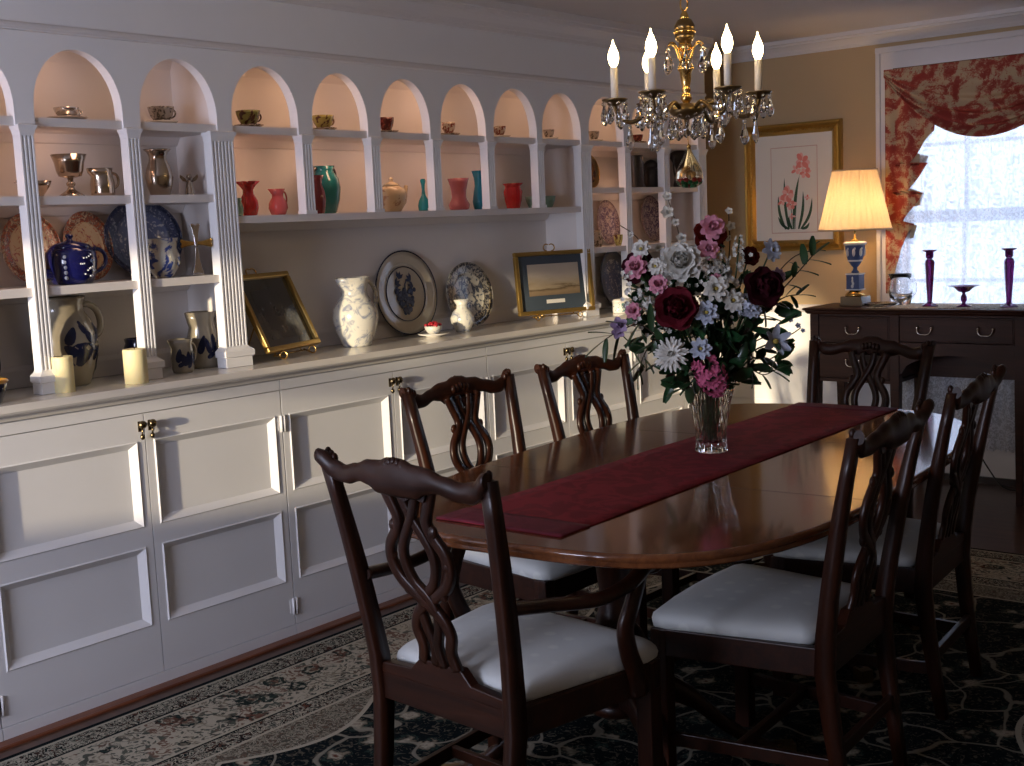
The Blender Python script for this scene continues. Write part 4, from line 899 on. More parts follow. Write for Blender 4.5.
ch0.location = (1.085, 2.960, RG); ch0.rotation_euler[2] = math.radians(-90)
for lab, x, y, r in (('mahogany side chair on the cabinet side, farther from the armchair', 1.112, 3.605, -91),
                     ('mahogany side chair at the far table end, before the sideboard', 1.480, 4.170, 172),
                     ('dark mahogany side chair nearest the camera on the right', 1.985, 2.800, 94),
                     ('dark mahogany side chair on the right, beyond the nearer one', 1.930, 3.540, 95)):
    c = copy_tree(ch0); c['label'] = lab; c.location = (x, y, RG); c.rotation_euler[2] = math.radians(r)
ac = make_chair('large mahogany armchair with pale seat in the foreground', 1.06, True); ac['group'] = GRP
ac.location = (1.632, 2.150, RG); ac.rotation_euler[2] = math.radians(-4)

# ---------------------------------------------------------------- sideboard
SX0, SX1, SY0, SY1 = 0.480, 2.080, 6.085, 6.445
STZ = 0.963
t = thing('sideboard', 'dark cherry sideboard with brass pulls under the curtained window', 'sideboard', ((SX0 + SX1) / 2, (SY0 + SY1) / 2, 0.0))
ox, oy = (SX0 + SX1) / 2, (SY0 + SY1) / 2
def SB(g): return g.xf(Matrix.Translation((-ox, -oy, 0)))
ov2 = lambda e, z: [(SX0 - e, SY0 - e, z), (SX1 + e, SY0 - e, z), (SX1 + e, SY1 + 0.005, z), (SX0 - e, SY1 + 0.005, z)]
SB(MB().loft([ov2(0.004, STZ - 0.032), ov2(0.012, STZ - 0.024), ov2(0.014, STZ - 0.016), ov2(0.024, STZ - 0.010), ov2(0.026, STZ - 0.004), ov2(0.022, STZ)], smooth=False)).build('top', SIDEW, t)
g = MB()
XA, XBc, XC, XD = SX0 + 0.02, 0.955, 1.578, SX1 - 0.02
g.box(XA, XA + 0.02, SY0 + 0.02, SY1, 0.575, 0.931).box(XD - 0.02, XD, SY0 + 0.02, SY1, 0.575, 0.931).box(XA, XD, SY1 - 0.02, SY1, 0.575, 0.931)
g.box(XBc - 0.01, XBc + 0.01, SY0 + 0.02, SY1, 0.60, 0.931).box(XC - 0.01, XC + 0.01, SY0 + 0.02, SY1, 0.60, 0.931)
g.box(XA, XD, SY0 + 0.006, SY0 + 0.022, 0.921, 0.931).box(XA, XBc, SY0 + 0.006, SY1, 0.768, 0.778).box(XC, XD, SY0 + 0.006, SY1, 0.768, 0.778).box(XA, XBc, SY0 + 0.004, SY1, 0.572, 0.590).box(XC, XD, SY0 + 0.004, SY1, 0.572, 0.590).box(XBc, XC, SY0 + 0.006, SY1, 0.772, 0.790)
# arched apron under the middle drawer
n = 20; ap = []
for k in range(n + 1):
    u = k / n; x = XBc + 0.03 + (XC - XBc - 0.06) * u
    ap.append((x, 0.625 + 0.105 * math.sin(PI * u) ** 0.45))
g.prism([(XBc, 0.772), (XBc, 0.60), (XBc + 0.015, 0.60), (XBc + 0.02, 0.625)] + ap + [(XC - 0.02, 0.625), (XC - 0.015, 0.60), (XC, 0.60), (XC, 0.772)], 'y', SY0 + 0.005, SY0 + 0.022)
SB(g).build('case', SIDEW, t)
for x in (XA + 0.014, XBc, XC, XD - 0.014):
    for y in ((SY0 + 0.020), SY1 - 0.022):
        w = 0.024; rr = [[(x - q, y - q, z), (x + q, y - q, z), (x + q, y + q, z), (x - q, y + q, z)] for z, q in ((0.001, 0.015), (0.08, 0.016), (0.56, w), (0.93, w))]
        SB(MB().loft(rr, smooth=False)).build('leg', SIDEW, t, bevel=0.002)
def drawer(x0, x1, z0, z1, pulls):
    g = MB().box(x0, x1, SY0 + 0.001, SY0 + 0.30, z0, z1).box(x0 + 0.008, x1 - 0.008, SY0 - 0.003, SY0 + 0.002, z0 + 0.008, z1 - 0.008)
    d = SB(g).build('drawer', SIDEW, t, bevel=0.002)
    for px in pulls:
        zc = (z0 + z1) / 2 + 0.012; g = MB()
        for s in (-1, 1):
            g.lathe([(0.010, 0), (0.010, 0.003), (0.005, 0.006), (0.005, 0.012), (0.007, 0.018), (0.001, 0.020)], 10); g.xf(Matrix.Translation((px + s * 0.036, SY0 - 0.003, zc)) @ Matrix.Rotation(PI / 2, 4, 'X'), len(g.v) - 60)
        g.tube(smooth_path([(px - 0.036, SY0 - 0.018, zc), (px - 0.034, SY0 - 0.022, zc - 0.018), (px - 0.022, SY0 - 0.022, zc - 0.032), (px, SY0 - 0.022, zc - 0.034), (px + 0.022, SY0 - 0.022, zc - 0.032), (px + 0.034, SY0 - 0.022, zc - 0.018), (px + 0.036, SY0 - 0.018, zc)], 4), 0.0035, 6)
        SB(g).build('pull', SILVER, d)
drawer(XA + 0.040, XBc - 0.026, 0.782, 0.919, [(XA + XBc) / 2 + 0.007]); drawer(XA + 0.040, XBc - 0.026, 0.594, 0.765, [(XA + XBc) / 2 + 0.007])
drawer(XBc + 0.026, XC - 0.026, 0.794, 0.919, [XBc + 0.16, XC - 0.16])
drawer(XC + 0.026, XD - 0.040, 0.782, 0.919, [(XC + XD) / 2 - 0.007]); drawer(XC + 0.026, XD - 0.040, 0.594, 0.765, [(XC + XD) / 2 - 0.007])
SBZ = STZ + 0.0005
# lace runner
LACE = mat('ecru_lace', (0.42, 0.37, 0.28), 0.9); q = NT(LACE); w = q.voro(q.co(), 70, 'DISTANCE_TO_EDGE'); q.base(q.ramp(w, [(0.05, (0.52, 0.47, 0.37)), (0.16, (0.20, 0.16, 0.11))])); q.bump(w, 0.5, 0.003)
sc = []
n = 120
for k in range(n + 1):
    x = 0.80 + 1.23 * k / n; sc.append((x - ox, 6.095 - oy + 0.012 * abs(math.sin(k * PI / 6))))
sc += [(2.03 - ox, 6.42 - oy), (0.80 - ox, 6.42 - oy)]
tag(MB().prism(sc, 'z', 0, 0.0025).build('lace_runner', LACE, None, (ox, oy, SBZ)), 'ecru lace runner spread on the sideboard top', 'runner')
LZ = SBZ + 0.0030
# lamp
t = thing('table_lamp', 'lit table lamp with pleated cream shade and blue urn base', 'lamp', (0.672, 6.250, SBZ))
MB().box(-0.060, 0.060, -0.060, 0.060, 0, 0.052).build('base', MARBLE, t, bevel=0.004)
MB().lathe([(0.052, 0.0525), (0.054, 0.058), (0.046, 0.070), (0.030, 0.078), (0.030, 0.084), (0.001, 0.084)], 28).build('collar', BRASS, t)
p = MB().box(-0.036, 0.036, -0.036, 0.036, 0.084, 0.172).build('plinth', JASPER, t, bevel=0.003)
g = MB().box(-0.039, 0.039, -0.039, 0.039, 0.084, 0.090).box(-0.039, 0.039, -0.039, 0.039, 0.166, 0.173)
for k in range(4): g.ball((0.0 + random.uniform(-.004, .004), -0.037, 0.105 + k * 0.014), (0.008 - 0.001 * k, 0.0025, 0.010), 8, 6)
g.build('relief', JASPER_W, p)
p = MB().lathe([(0.014, 0.174), (0.022, 0.178), (0.012, 0.190), (0.010, 0.204), (0.020, 0.214), (0.036, 0.238), (0.046, 0.275), (0.050, 0.310), (0.052, 0.330), (0.001, 0.331)], 32).build('urn', JASPER, t)
g = MB().lathe([(0.053, 0.322), (0.060, 0.328), (0.060, 0.336), (0.050, 0.340), (0.001, 0.340)], 32).lathe([(0.0375, 0.236), (0.0395, 0.243), (0.036, 0.246)], 32)
for a in (-2.1, -1.3, -0.5, 0.5): g.ball((0.047 * math.cos(a), 0.047 * math.sin(a), 0.285), (0.009, 0.009, 0.022), 8, 6).ball((0.048 * math.cos(a + .12), 0.048 * math.sin(a + .12), 0.305), (0.006, 0.006, 0.007), 6, 4)
g.build('relief', JASPER_W, p)
MB().lathe([(0.022, 0.341), (0.024, 0.346), (0.008, 0.356), (0.006, 0.39), (0.010, 0.395), (0.010, 0.44), (0.001, 0.442)], 16).build('stem', BRASS, t)
SHADE = mat('pleated_cream_fabric', (0.80, 0.62, 0.38), 0.8); q = NT(SHADE)
tr = q.n('ShaderNodeBsdfTranslucent'); tr.inputs[0].default_value = (0.80, 0.66, 0.46, 1); mx = q.n('ShaderNodeMixShader'); mx.inputs[0].default_value = 0.55
q.l(q.b.outputs[0], mx.inputs[1]); q.l(tr.outputs[0], mx.inputs[2]); q.l(mx.outputs[0], q.t.nodes['Material Output'].inputs[0])
g = MB(); N = 180; rr = []
for z, r in ((0.405, 0.186), (0.50, 0.163), (0.62, 0.134), (0.715, 0.112)):
    rr.append([((r + 0.0032 * math.sin(36 * 2 * PI * k / N)) * math.cos(2 * PI * k / N), (r + 0.0032 * math.sin(36 * 2 * PI * k / N)) * math.sin(2 * PI * k / N), z) for k in range(N)])
g.loft(rr, cap=False); sh = g.build('shade', SHADE, t)
BRAID = mat('shade_braid', (0.66, 0.50, 0.32), 0.8)
for z, r in ((0.405, 0.1885), (0.715, 0.1145)): MB().tube([(r * math.cos(2 * PI * k / 48), r * math.sin(2 * PI * k / 48), z) for k in range(49)], 0.0045, 6).build('trim', BRAID, sh)
BULB = mat('warm_bulb', (1, 0.85, 0.6), 0.3, emit=(1.0, 0.66, 0.30), es=6.0)
MB().ball((0, 0, 0.500), (0.028, 0.028, 0.042), 16, 10).build('bulb', BULB, t)
light('table_lamp_bulb', 'POINT', (0.672, 6.250, SBZ + 0.500), 7.5, (1.0, 0.64, 0.32), 0.045)
# candlesticks, compote, pitcher, dish
def stick(label, x):
    t = thing('candlestick', label, 'candlestick', (x, 6.215, LZ), 0, 'purple glass candlesticks')
    MB().lathe([(0.044, 0), (0.045, 0.004), (0.030, 0.012), (0.016, 0.018), (0.013, 0.024)], 6, smooth=False).build('foot', AMETHYST, t)
    MB().lathe([(0.013, 0.0245), (0.016, 0.07), (0.026, 0.222), (0.020, 0.236), (0.013, 0.240)], 6, smooth=False).build('shaft', AMETHYST, t)
    MB().lathe([(0.013, 0.2405), (0.019, 0.250), (0.020, 0.276), (0.032, 0.280), (0.036, 0.284), (0.034, 0.287), (0.014, 0.286), (0.012, 0.262), (0.001, 0.262)], 20).build('socket', AMETHYST, t)
stick('tall purple glass candlestick left of the small compote', 1.088); stick('tall purple glass candlestick at the right edge of the photo', 1.482)
t = thing('compote', 'small purple glass footed compote between two candlesticks', 'compote', (1.262, 6.215, LZ))
MB().lathe([(0.035, 0), (0.036, 0.003), (0.015, 0.010), (0.008, 0.018), (0.015, 0.034), (0.015, 0.048), (0.007, 0.064), (0.009, 0.070)], 20).build('stem', AMETHYST, t)
MB().lathe(rev([(0.009, 0.0705), (0.028, 0.076), (0.044, 0.092), (0.058, 0.101), (0.086, 0.105)], 0.003), 40, fn=lambda r, z, a: r * (1 + 0.05 * math.cos(6 * a) * (r > 0.05))).build('bowl', AMETHYST, t)
jug('glass_pitcher', 'clear glass pitcher beside the lamp, in front of the curtain', 'pitcher', (0.890, 6.330, LZ), [(0.046, 0), (0.050, 0.006), (0.060, 0.05), (0.058, 0.09), (0.050, 0.125), (0.056, 0.160)], GLASS, 0.0, 0.16, PI, 0.012, 0.13, hth=0.005, hout=0.03)
one('glass_dish', 'low clear glass dish beside the lamp base', 'dish', MB().lathe(rev([(0.06, 0), (0.065, 0.004), (0.085, 0.014), (0.09, 0.02)]), 40), GLASS, (0.850, 6.165, LZ))

# ---------------------------------------------------------------- flower print on the back wall
def picture_big():
    x0, x1, z0, z1 = -0.128, 0.474, 1.252, 1.975; yw = YB - 0.002
    t = thing('framed_print', 'large gilt-framed print of pink flowers on the beige wall', 'picture', ((x0 + x1) / 2, yw, z0)); cx = (x0 + x1) / 2; w = (x1 - x0) / 2; h = z1 - z0
    prof = [(0.0, 0.0), (0.030, 0.0), (0.036, 0.006), (0.030, 0.016), (0.022, 0.020), (0.012, 0.030), (0.018, 0.038), (0.026, 0.046), (0.014, 0.058), (0.006, 0.064), (0.0, 0.064)]
    rr = []
    for d, i in prof: rr.append([(-w + i, -d, i), (w - i, -d, i), (w - i, -d, h - i), (-w + i, -d, h - i)])
    g = MB(); 
    for a, b in zip(rr, rr[1:]):
        for k in range(4): n = (k + 1) % 4; g.add([a[k], a[n], b[n], b[k]], [(0, 1, 2, 3)])
    fr = g.build('frame', GILT, t)
    g = MB()
    for k in range(26):
        f = (k + 0.5) / 26
        for x in (-w + 0.042, w - 0.042): g.ball((x, -0.022, 0.05 + (h - 0.1) * f), (0.006, 0.005, 0.009), 6, 4)
        if k < 20:
            f = (k + .5) / 20
            for z in (0.042, h - 0.042): g.ball((-w + 0.05 + (2 * w - 0.1) * f, -0.022, z), (0.009, 0.005, 0.006), 6, 4)
    g.build('beading', GILT, fr)
    m0 = MB().box(-w + 0.06, w - 0.06, -0.008, -0.004, 0.06, h - 0.06).build('mat_board', PAPER, t)
    ax0, ax1, az0, az1 = -0.128, 0.138, 0.115, 0.580
    g = MB().box(ax0 - 0.012, ax1 + 0.012, -0.0084, -0.0079, az0 - 0.012, az1 + 0.012, 1).box(ax0 - 0.008, ax1 + 0.008, -0.0088, -0.0083, az0 - 0.008, az1 + 0.008, 0)
    def blade(p, q, wd, bend, m):
        P0, P1 = Vector((p[0], p[1])), Vector((q[0], q[1])); d = P1 - P0; nn = Vector((-d.y, d.x)).normalized(); L = []; R = []
        for k in range(9):
            u = k / 8; c = P0 + d * u + nn * bend * math.sin(PI * u); ww = wd * math.sin(PI * min(1, 0.15 + 0.85 * u)) ** 0.7 if u < 1 else 0
            L.append(c + nn * ww); R.append(c - nn * ww)
        pts = L + R[::-1]; g.add([(v.x, -0.0093, v.y) for v in pts], [(k, k + 1, 16 - k, 17 - k) for k in range(8)], m)
    bz = az0 + 0.01
    for bx, tx, tz, bend in ((-0.03, -0.055, .42, .01), (-.05, -.095, .32, .015), (-.03, -.098, .20, .012), (.03, .06, .34, -.012), (.045, .115, .30, -.02), (.05, .098, .16, -.01), (.0, .035, .42, .01), (-.01, -.03, .2, .008)):
        blade((bx, bz), (tx, tz), 0.0085, bend, 2)
    blade((.01, bz), (.045, .46), 0.0022, .008, 2); blade((-.01, bz), (-.03, .34), 0.0022, -.006, 2)
    def bloom(cx_, cz_, R, n, seed):
        rnd = random.Random(seed)
        for k in range(n):
            a = 2 * PI * k / n + rnd.uniform(-.3, .3); L = R * rnd.uniform(.7, 1.1); wd = R * rnd.uniform(.26, .4); r0 = R * 0.1
            c = Vector((cx_, cz_)); d = Vector((math.cos(a), math.sin(a))); nn = Vector((-d.y, d.x)); off = 0.0096 + 0.0001 * k
            pts = []
            for j in range(10):
                q_ = 2 * PI * j / 10; pp = c + d * (r0 + L / 2 + L / 2 * math.cos(q_)) + nn * wd * math.sin(q_) * (1 + .25 * math.sin(5 * q_)); pts.append((pp.x, -off, pp.y))
            g.add(pts, [tuple(range(10))], 3 if k % 2 else 4)
    bloom(.055, .505, .046, 8, 1); bloom(.075, .44, .034, 6, 2); bloom(.02, .46, .028, 5, 3); bloom(-.035, .325, .046, 9, 4); bloom(-.07, .29, .030, 5, 5); bloom(-.015, .265, .034, 6, 6); bloom(.085, .30, .018, 4, 7); bloom(-.01, .20, .020, 4, 8)
    g.build('print', [PAPER, LINEP, GREENP, PINKP, PINKP2], m0)
picture_big()

# ---------------------------------------------------------------- curtains
TOILE = mat('red_toile', (0.6, 0.5, 0.35), 0.85); q = NT(TOILE); v = q.co((1, 1, 1)); n1 = q.noise(v, 13, 3, 0.55, 0.8); n2 = q.noise(v, 70, 4, 0.7, 1.6)
f = q.math('ADD', q.math('MULTIPLY', n1, 1.3), q.math('MULTIPLY', n2, 0.75)); q.base(q.ramp(f, [(0.455, (0.54, 0.40, 0.24)), (0.50, (0.50, 0.17, 0.09)), (0.58, (0.34, 0.045, 0.03))])) if False else q.base(q.ramp(q.math('MULTIPLY', f, 0.5), [(0.475, (0.56, 0.42, 0.26)), (0.505, (0.46, 0.13, 0.08)), (0.56, (0.33, 0.04, 0.03))]))
_tr = q.n('ShaderNodeBsdfTranslucent'); _tr.inputs[0].default_value = (0.5, 0.25, 0.13, 1); _mx = q.n('ShaderNodeMixShader'); _mx.inputs[0].default_value = 0.12; q.l(q.b.outputs[0], _mx.inputs[1]); q.l(_tr.outputs[0], _mx.inputs[2]); q.l(_mx.outputs[0], q.t.nodes['Material Output'].inputs[0])
LINING = mat('tan_lining', (0.50, 0.40, 0.27), 0.9)
SHEER = mat('lace_sheer', (0.86, 0.88, 0.92), 0.9); q = NT(SHEER); v = q.co()
e = q.noise(v, 60, 3, 0.6, 1.5); fl = q.noise(v, 26, 2, 0.5, 2.0); lace = q.math('MAXIMUM', q.ramp(e, [(0.50, (0, 0, 0)), (0.56, (1, 1, 1))]), q.ramp(fl, [(0.56, (0, 0, 0)), (0.60, (1, 1, 1))]))
trl = q.n('ShaderNodeBsdfTranslucent'); trl.inputs[0].default_value = (0.86, 0.89, 0.95, 1); m1_ = q.n('ShaderNodeMixShader'); m1_.inputs[0].default_value = 0.55; q.l(q.b.outputs[0], m1_.inputs[1]); q.l(trl.outputs[0], m1_.inputs[2])
tp = q.n('ShaderNodeBsdfTransparent'); m2_ = q.n('ShaderNodeMixShader'); fac = q.math('ADD', q.math('MULTIPLY', lace, 0.34), 0.66); q.l(fac, m2_.inputs[0]); q.l(tp.outputs[0], m2_.inputs[1]); q.l(m1_.outputs[0], m2_.inputs[2]); q.l(m2_.outputs[0], q.t.nodes['Material Output'].inputs[0])
def sheer(u, v):
    x = 0.795 + 1.01 * u; y = YB - 0.058 + 0.021 * math.sin(u * 62 + 1.5 * math.sin(u * 9)) * (0.55 + 0.45 * v) ; z = 2.19 - 2.0 * v
    return (x, y, z + (0.006 * math.sin(u * 190) if v > 0.99 else 0))
t = thing('lace_curtain', 'white lace sheer curtain hanging full length over the window', 'curtain', (0, 0, 0)); t.location = (1.30, YB - 0.055, 2.19)
MB().grid(sheer, 220, 24).xf(Matrix.Translation((-1.30, -(YB - 0.055), -2.19))).build('panel', SHEER, t)
MB().tube([(-0.515, 0.0, 0.012), (0.515, 0.0, 0.012)], 0.006, 8).build('rod', BRASS_D, t)
# red toile swag and tail
t = thing('toile_valance', 'red and cream toile swag valance with cascading side tail', 'curtain', (1.30, YB - 0.08, 2.19))
def swag(u, v):
    """u across, v down; gathered folds droop to the middle"""
    x = 0.748 + 1.104 * u; s_ = max(0.0, math.sin(PI * min(max(u, 0), 1)))
    top = 2.200; drop = 0.035 + 0.345 * s_ ** 0.85
    z = top - drop * v; fold = 0.5 + 0.5 * math.sin(2 * PI * (v ** 1.5) * 4.3); y = YB - 0.090 - 0.030 * s_ * v - 0.040 * fold * (0.15 + s_) * v ** 0.8
    z -= 0.012 * math.sin(2 * PI * (v ** 1.5) * 4.3) * s_ * v
    return (x - 1.30, y - (YB - 0.08), z - 2.19)
MB().grid(swag, 60, 70).build('swag', TOILE, t, solid=0.003)
EDGE = [(2.200, 1.05), (1.865, 1.012), (1.80, 0.955), (1.705, 0.885), (1.700, 0.985), (1.60, 0.905), (1.56, 0.875), (1.545, 0.955), (1.44, 0.875), (1.40, 0.845), (1.385, 0.905), (1.25, 0.83), (1.12, 0.795), (1.015, 0.775)]
def tail(side):
    def edge(z):
        for (za, xa), (zb_, xb) in zip(EDGE, EDGE[1:]):
            if z <= za and z >= zb_: return xa + (xb - xa) * ((za - z) / max(za - zb_, 1e-6))
        return EDGE[-1][1]
    rows = sorted(set([e[0] for e in EDGE] + [e[0] - 0.0001 for e in EDGE] + [2.2 - k * 1.185 / 50 for k in range(51)]), reverse=True)
    rows = [z for z in rows if 1.015 <= z <= 2.2]; n = 26; V = []; 
    for z in rows:
        xr = edge(z)
        for k in range(n + 1):
            u = k / n; x = 0.750 + (xr - 0.750) * u; y = 0.006 - 0.010 * math.sin((x - 0.738) * 60) - 0.006 * u
            X = x if side < 0 else 2.60 - x
            V.append((X - 1.30, y, z - 2.19))
    F = [(i * (n + 1) + k, i * (n + 1) + k + 1, (i + 1) * (n + 1) + k + 1, (i + 1) * (n + 1) + k) for i in range(len(rows) - 1) for k in range(n)]
    MB().add(V, F, 0, True).build('tail', TOILE, t, solid=0.003)
    for (x0, za, zb_) in ((0.90, 1.79, 1.66), (0.88, 1.60, 1.50), (0.84, 1.43, 1.32)):
        P = [(x0 - 0.03, za - 0.02), (x0 + 0.075, za - 0.055), (x0 + 0.055, za - 0.12), (x0 - 0.03, zb_ - 0.03)]
        P = [((p if side < 0 else 2.60 - p) - 1.30, z - 2.19) for p, z in P]
        MB().prism(P, 'y', 0.018, 0.021).build('lining', LINING, t)
tail(-1); tail(1)
# cord under the sideboard
tag(MB().tube(smooth_path([(1.255, YB - 0.10, 0.31), (1.27, YB - 0.12, 0.19), (1.33, YB - 0.13, 0.09), (1.40, YB - 0.14, 0.016), (1.50, YB - 0.15, 0.006), (1.62, YB - 0.12, 0.006)], 6), 0.004, 6).build('power_cord', BLACK), 'thin black power cord dropping to the floor under the sideboard', 'cord')

# ---------------------------------------------------------------- chandelier
CX, CY = 1.545, 3.150
t = thing('chandelier', 'six-light brass chandelier with crystal drops over the table', 'chandelier', (CX, CY, 0))
CR = Vector((0.768, 0.640, 0)); CF = Vector((-0.640, 0.768, 0))
MB().lathe([(0.001, 2.43), (0.06, 2.43), (0.055, 2.415), (0.02, 2.405), (0.001, 2.405)], 24).build('canopy', BRASS, t)
for k in range(9):
    z = 2.08 + k * 0.037; a = PI / 2 * (k % 2); pts = []
    for j in range(13):
        q_ = 2 * PI * j / 12; pts.append((0.012 * math.cos(q_) * math.cos(a), 0.012 * math.cos(q_) * math.sin(a), z + 0.022 * math.sin(q_)))
    MB().tube(pts, 0.0028, 6).build('chain_link', BRASS, t)
g = MB().lathe([(0.001, 2.062), (0.008, 2.055), (0.012, 2.045), (0.014, 2.036), (0.006, 2.034), (0.006, 1.966), (0.018, 1.968), (0.022, 1.952), (0.010, 1.945), (0.012, 1.935), (0.016, 1.915), (0.020, 1.905), (0.024, 1.900)], 20)
g.lathe([(0.024, 1.901), (0.024, 1.894), (0.018, 1.888), (0.014, 1.860), (0.011, 1.845), (0.013, 1.840), (0.013, 1.833), (0.010, 1.828), (0.014, 1.822), (0.017, 1.812), (0.012, 1.803), (0.008, 1.797), (0.009, 1.790)], 24)
g.build('stem', BRASS, t)
MB().lathe([(0.006, 2.040), (0.020, 2.034), (0.029, 2.018), (0.030, 2.004)], 28).lathe([(0.030, 1.996), (0.028, 1.982), (0.016, 1.968), (0.004, 1.964)], 28).build('ball', BRASS_D, t)
MB().lathe([(0.030, 2.004), (0.0325, 2.002), (0.0325, 1.998), (0.030, 1.996)], 28).build('ball_band', BRASS, t)
MB().lathe([(0.001, 1.797), (0.030, 1.797), (0.042, 1.790), (0.048, 1.782), (0.050, 1.774), (0.042, 1.765), (0.022, 1.757), (0.008, 1.752), (0.007, 1.735), (0.010, 1.730), (0.005, 1.718), (0.001, 1.712)], 32).build('hub', BRASS_D, t)
CB = mat('candle_bulb', (1, 0.8, 0.5), 0.2, emit=(1.0, 0.72, 0.34), es=26.0)
def crystal_mb(g, x, y, z, L, r):
    """bead, pin and faceted almond hung from (x, y, z)"""
    g.ball((x, y, z - 0.008), 0.0065, 8, 6)
    n = 8; a = random.random() * PI; pr = [(0.001, 0.014), (0.28, 0.016), (0.55, 0.016 + L * .28), (1.0, 0.016 + L * .62), (0.80, 0.016 + L * .82), (0.35, 0.016 + L * .96), (0.02, 0.016 + L)]
    rr = [[(x + r * q * math.cos(a + 2 * PI * j / n), y + r * q * math.sin(a + 2 * PI * j / n) * 1.0, z - d) for j in range(n)] for q, d in pr]
    return g.loft(rr, smooth=False)
def crystal(x, y, z, L, r, par): crystal_mb(MB(), x, y, z, L, r).build('crystal', CRYSTAL, par)
for k in range(6):
    a = math.radians(-5 + 60 * k); d = CR * math.cos(a) + CF * math.sin(a)
    def P(r, z): return (d.x * r, d.y * r, z)
    arm = MB().tube(smooth_path([P(0.040, 1.779), P(0.070, 1.796), P(0.100, 1.788), P(0.132, 1.764), P(0.162, 1.752), P(0.188, 1.764), P(0.204, 1.788), P(0.207, 1.806)], 5), [0.0062] * 36, 8).build('arm', BRASS_D, t)
    c = P(0.207, 0); PZ = -0.014
    pan = MB().lathe([(0.004, 1.812), (0.012, 1.818), (0.022, 1.824), (0.034, 1.829), (0.038, 1.833), (0.036, 1.835), (0.022, 1.830), (0.012, 1.832), (0.001, 1.832)], 24, (c[0], c[1], PZ), fn=lambda r, z, q_: r * (1 + 0.05 * math.cos(10 * q_) * (r > 0.03))).build('drip_pan', BRASS_D, t)
    sl = MB().lathe([(0.0105, 1.8325), (0.0105, 1.924), (0.006, 1.926), (0.001, 1.926)], 20, (c[0], c[1], PZ)).build('candle_sleeve', CREAM, t)
    MB().lathe([(0.007, 1.9265), (0.0125, 1.936), (0.0160, 1.950), (0.0145, 1.965), (0.0085, 1.980), (0.003, 1.993), (0.001, 2.003)], 18, (c[0], c[1], PZ)).build('bulb', CB, sl)
    light('candle_bulb_light', 'POINT', (CX + c[0], CY + c[1], 1.941), 1.7, (1.0, 0.62, 0.28), 0.016)
    for j in range(8):
        b = a + 2 * PI * j / 8 + 0.3; e = CR * math.cos(b) + CF * math.sin(b)
        crystal(c[0] + e.x * 0.034, c[1] + e.y * 0.034, 1.814, 0.040 + 0.012 * (j % 3), 0.0105 + 0.0015 * (j % 2), pan)
    crystal(*P(0.165, 0)[:2], 1.747, 0.060, 0.014, arm)
    if k % 2 == 0: crystal(*P(0.197, 0)[:2], 1.760, 0.070, 0.011, arm)
    # upper leaf and drops
    b = a + PI / 6; e = CR * math.cos(b) + CF * math.sin(b); Q = lambda r, z: (e.x * r, e.y * r, z)
    lf = MB().tube(smooth_path([Q(0.014, 1.915), Q(0.024, 1.945), Q(0.036, 1.966), Q(0.050, 1.968), Q(0.058, 1.958)], 4), [0.005, 0.005, 0.005, 0.0048, 0.0045, 0.004, 0.004, 0.0035, 0.0035, 0.003, 0.003, 0.0028, 0.0025, 0.0025, 0.0025, 0.0025, 0.0025], 6).build('leaf_scroll', BRASS, t)
    crystal(*Q(0.058, 0)[:2], 1.957, 0.056, 0.0150, lf)
    Q2 = CR * math.cos(a) + CF * math.sin(a)
    crystal(Q2.x * 0.046, Q2.y * 0.046, 1.770, 0.060, 0.0150, t)
    crystal(e.x * 0.040, e.y * 0.040, 1.764, 0.046, 0.0125, t)
# glass drop hanging below
t = thing('hanging_ornament', 'teardrop glass ornament holding red and green bouquet, hung under chandelier', 'ornament', (CX + 0.004, CY, 1.555))
DROP = mat('smoky_drop_glass', (0.80, 0.68, 0.46), 0.02, trans=1.0, ior=1.25)
pr = [(0.006, 0.0), (0.020, 0.001), (0.036, 0.012), (0.042, 0.028), (0.038, 0.048), (0.026, 0.074), (0.014, 0.095), (0.006, 0.112), (0.003, 0.120)]
MB().lathe(pr, 32).build('glass_drop', DROP, t)
g = MB()
for k in range(14):
    a = 2 * PI * k / 14; r = 0.018 + 0.006 * (k % 3); g.ball((r * math.cos(a), r * math.sin(a), 0.018 + 0.006 * (k % 2)), (0.008, 0.008, 0.006), 6, 4, k % 2)
for k in range(6): g.ball((0.010 * math.cos(k), 0.010 * math.sin(k), 0.034 + 0.004 * k), 0.007, 6, 4, 2)
g.build('filling', [mat('ornament_green', (0.01, 0.16, 0.06), 0.4), mat('ornament_red', (0.30, 0.02, 0.02), 0.4), mat('ornament_gold', (0.45, 0.25, 0.08), 0.4)], t)
MB().tube([(-0.004, 0, 0.158), (-0.002, 0, 0.140), (0, 0, 0.1195)], 0.0018, 6).lathe([(0.006, 0.113), (0.007, 0.121), (0.003, 0.126), (0.001, 0.127)], 14).build('hanger', BRASS, t)
# ---------------------------------------------------------------- vase and bouquet
VX, VY, VZ = 1.535, 3.262, TH + 0.0056
t = thing('crystal_vase', 'cut crystal flower vase standing on the burgundy runner', 'vase', (VX, VY, VZ))
def facet(r, z, a): return r * (1 + 0.055 * abs(math.cos(8 * a + z * 26)) + 0.05 * abs(math.cos(8 * a - z * 26)) * (z > 0.08))
vp = [(0.044, 0.0), (0.048, 0.004), (0.045, 0.03), (0.046, 0.07), (0.051, 0.11), (0.058, 0.15), (0.067, 0.19), (0.076, 0.222)]
MB().lathe(vp + [(0.070, 0.222), (0.060, 0.186), (0.051, 0.148), (0.044, 0.11), (0.039, 0.07), (0.037, 0.04), (0.030, 0.030), (0.001, 0.030)], 72, fn=lambda r, z, a: facet(r, z, a) if r > 0.03 and not (r < 0.071 and z > 0.2) else r, smooth=False).build('glass_body', CRYSTAL, t)
BR, BC = CR, -CF                      # to the right and towards the viewer
K = 0.00305
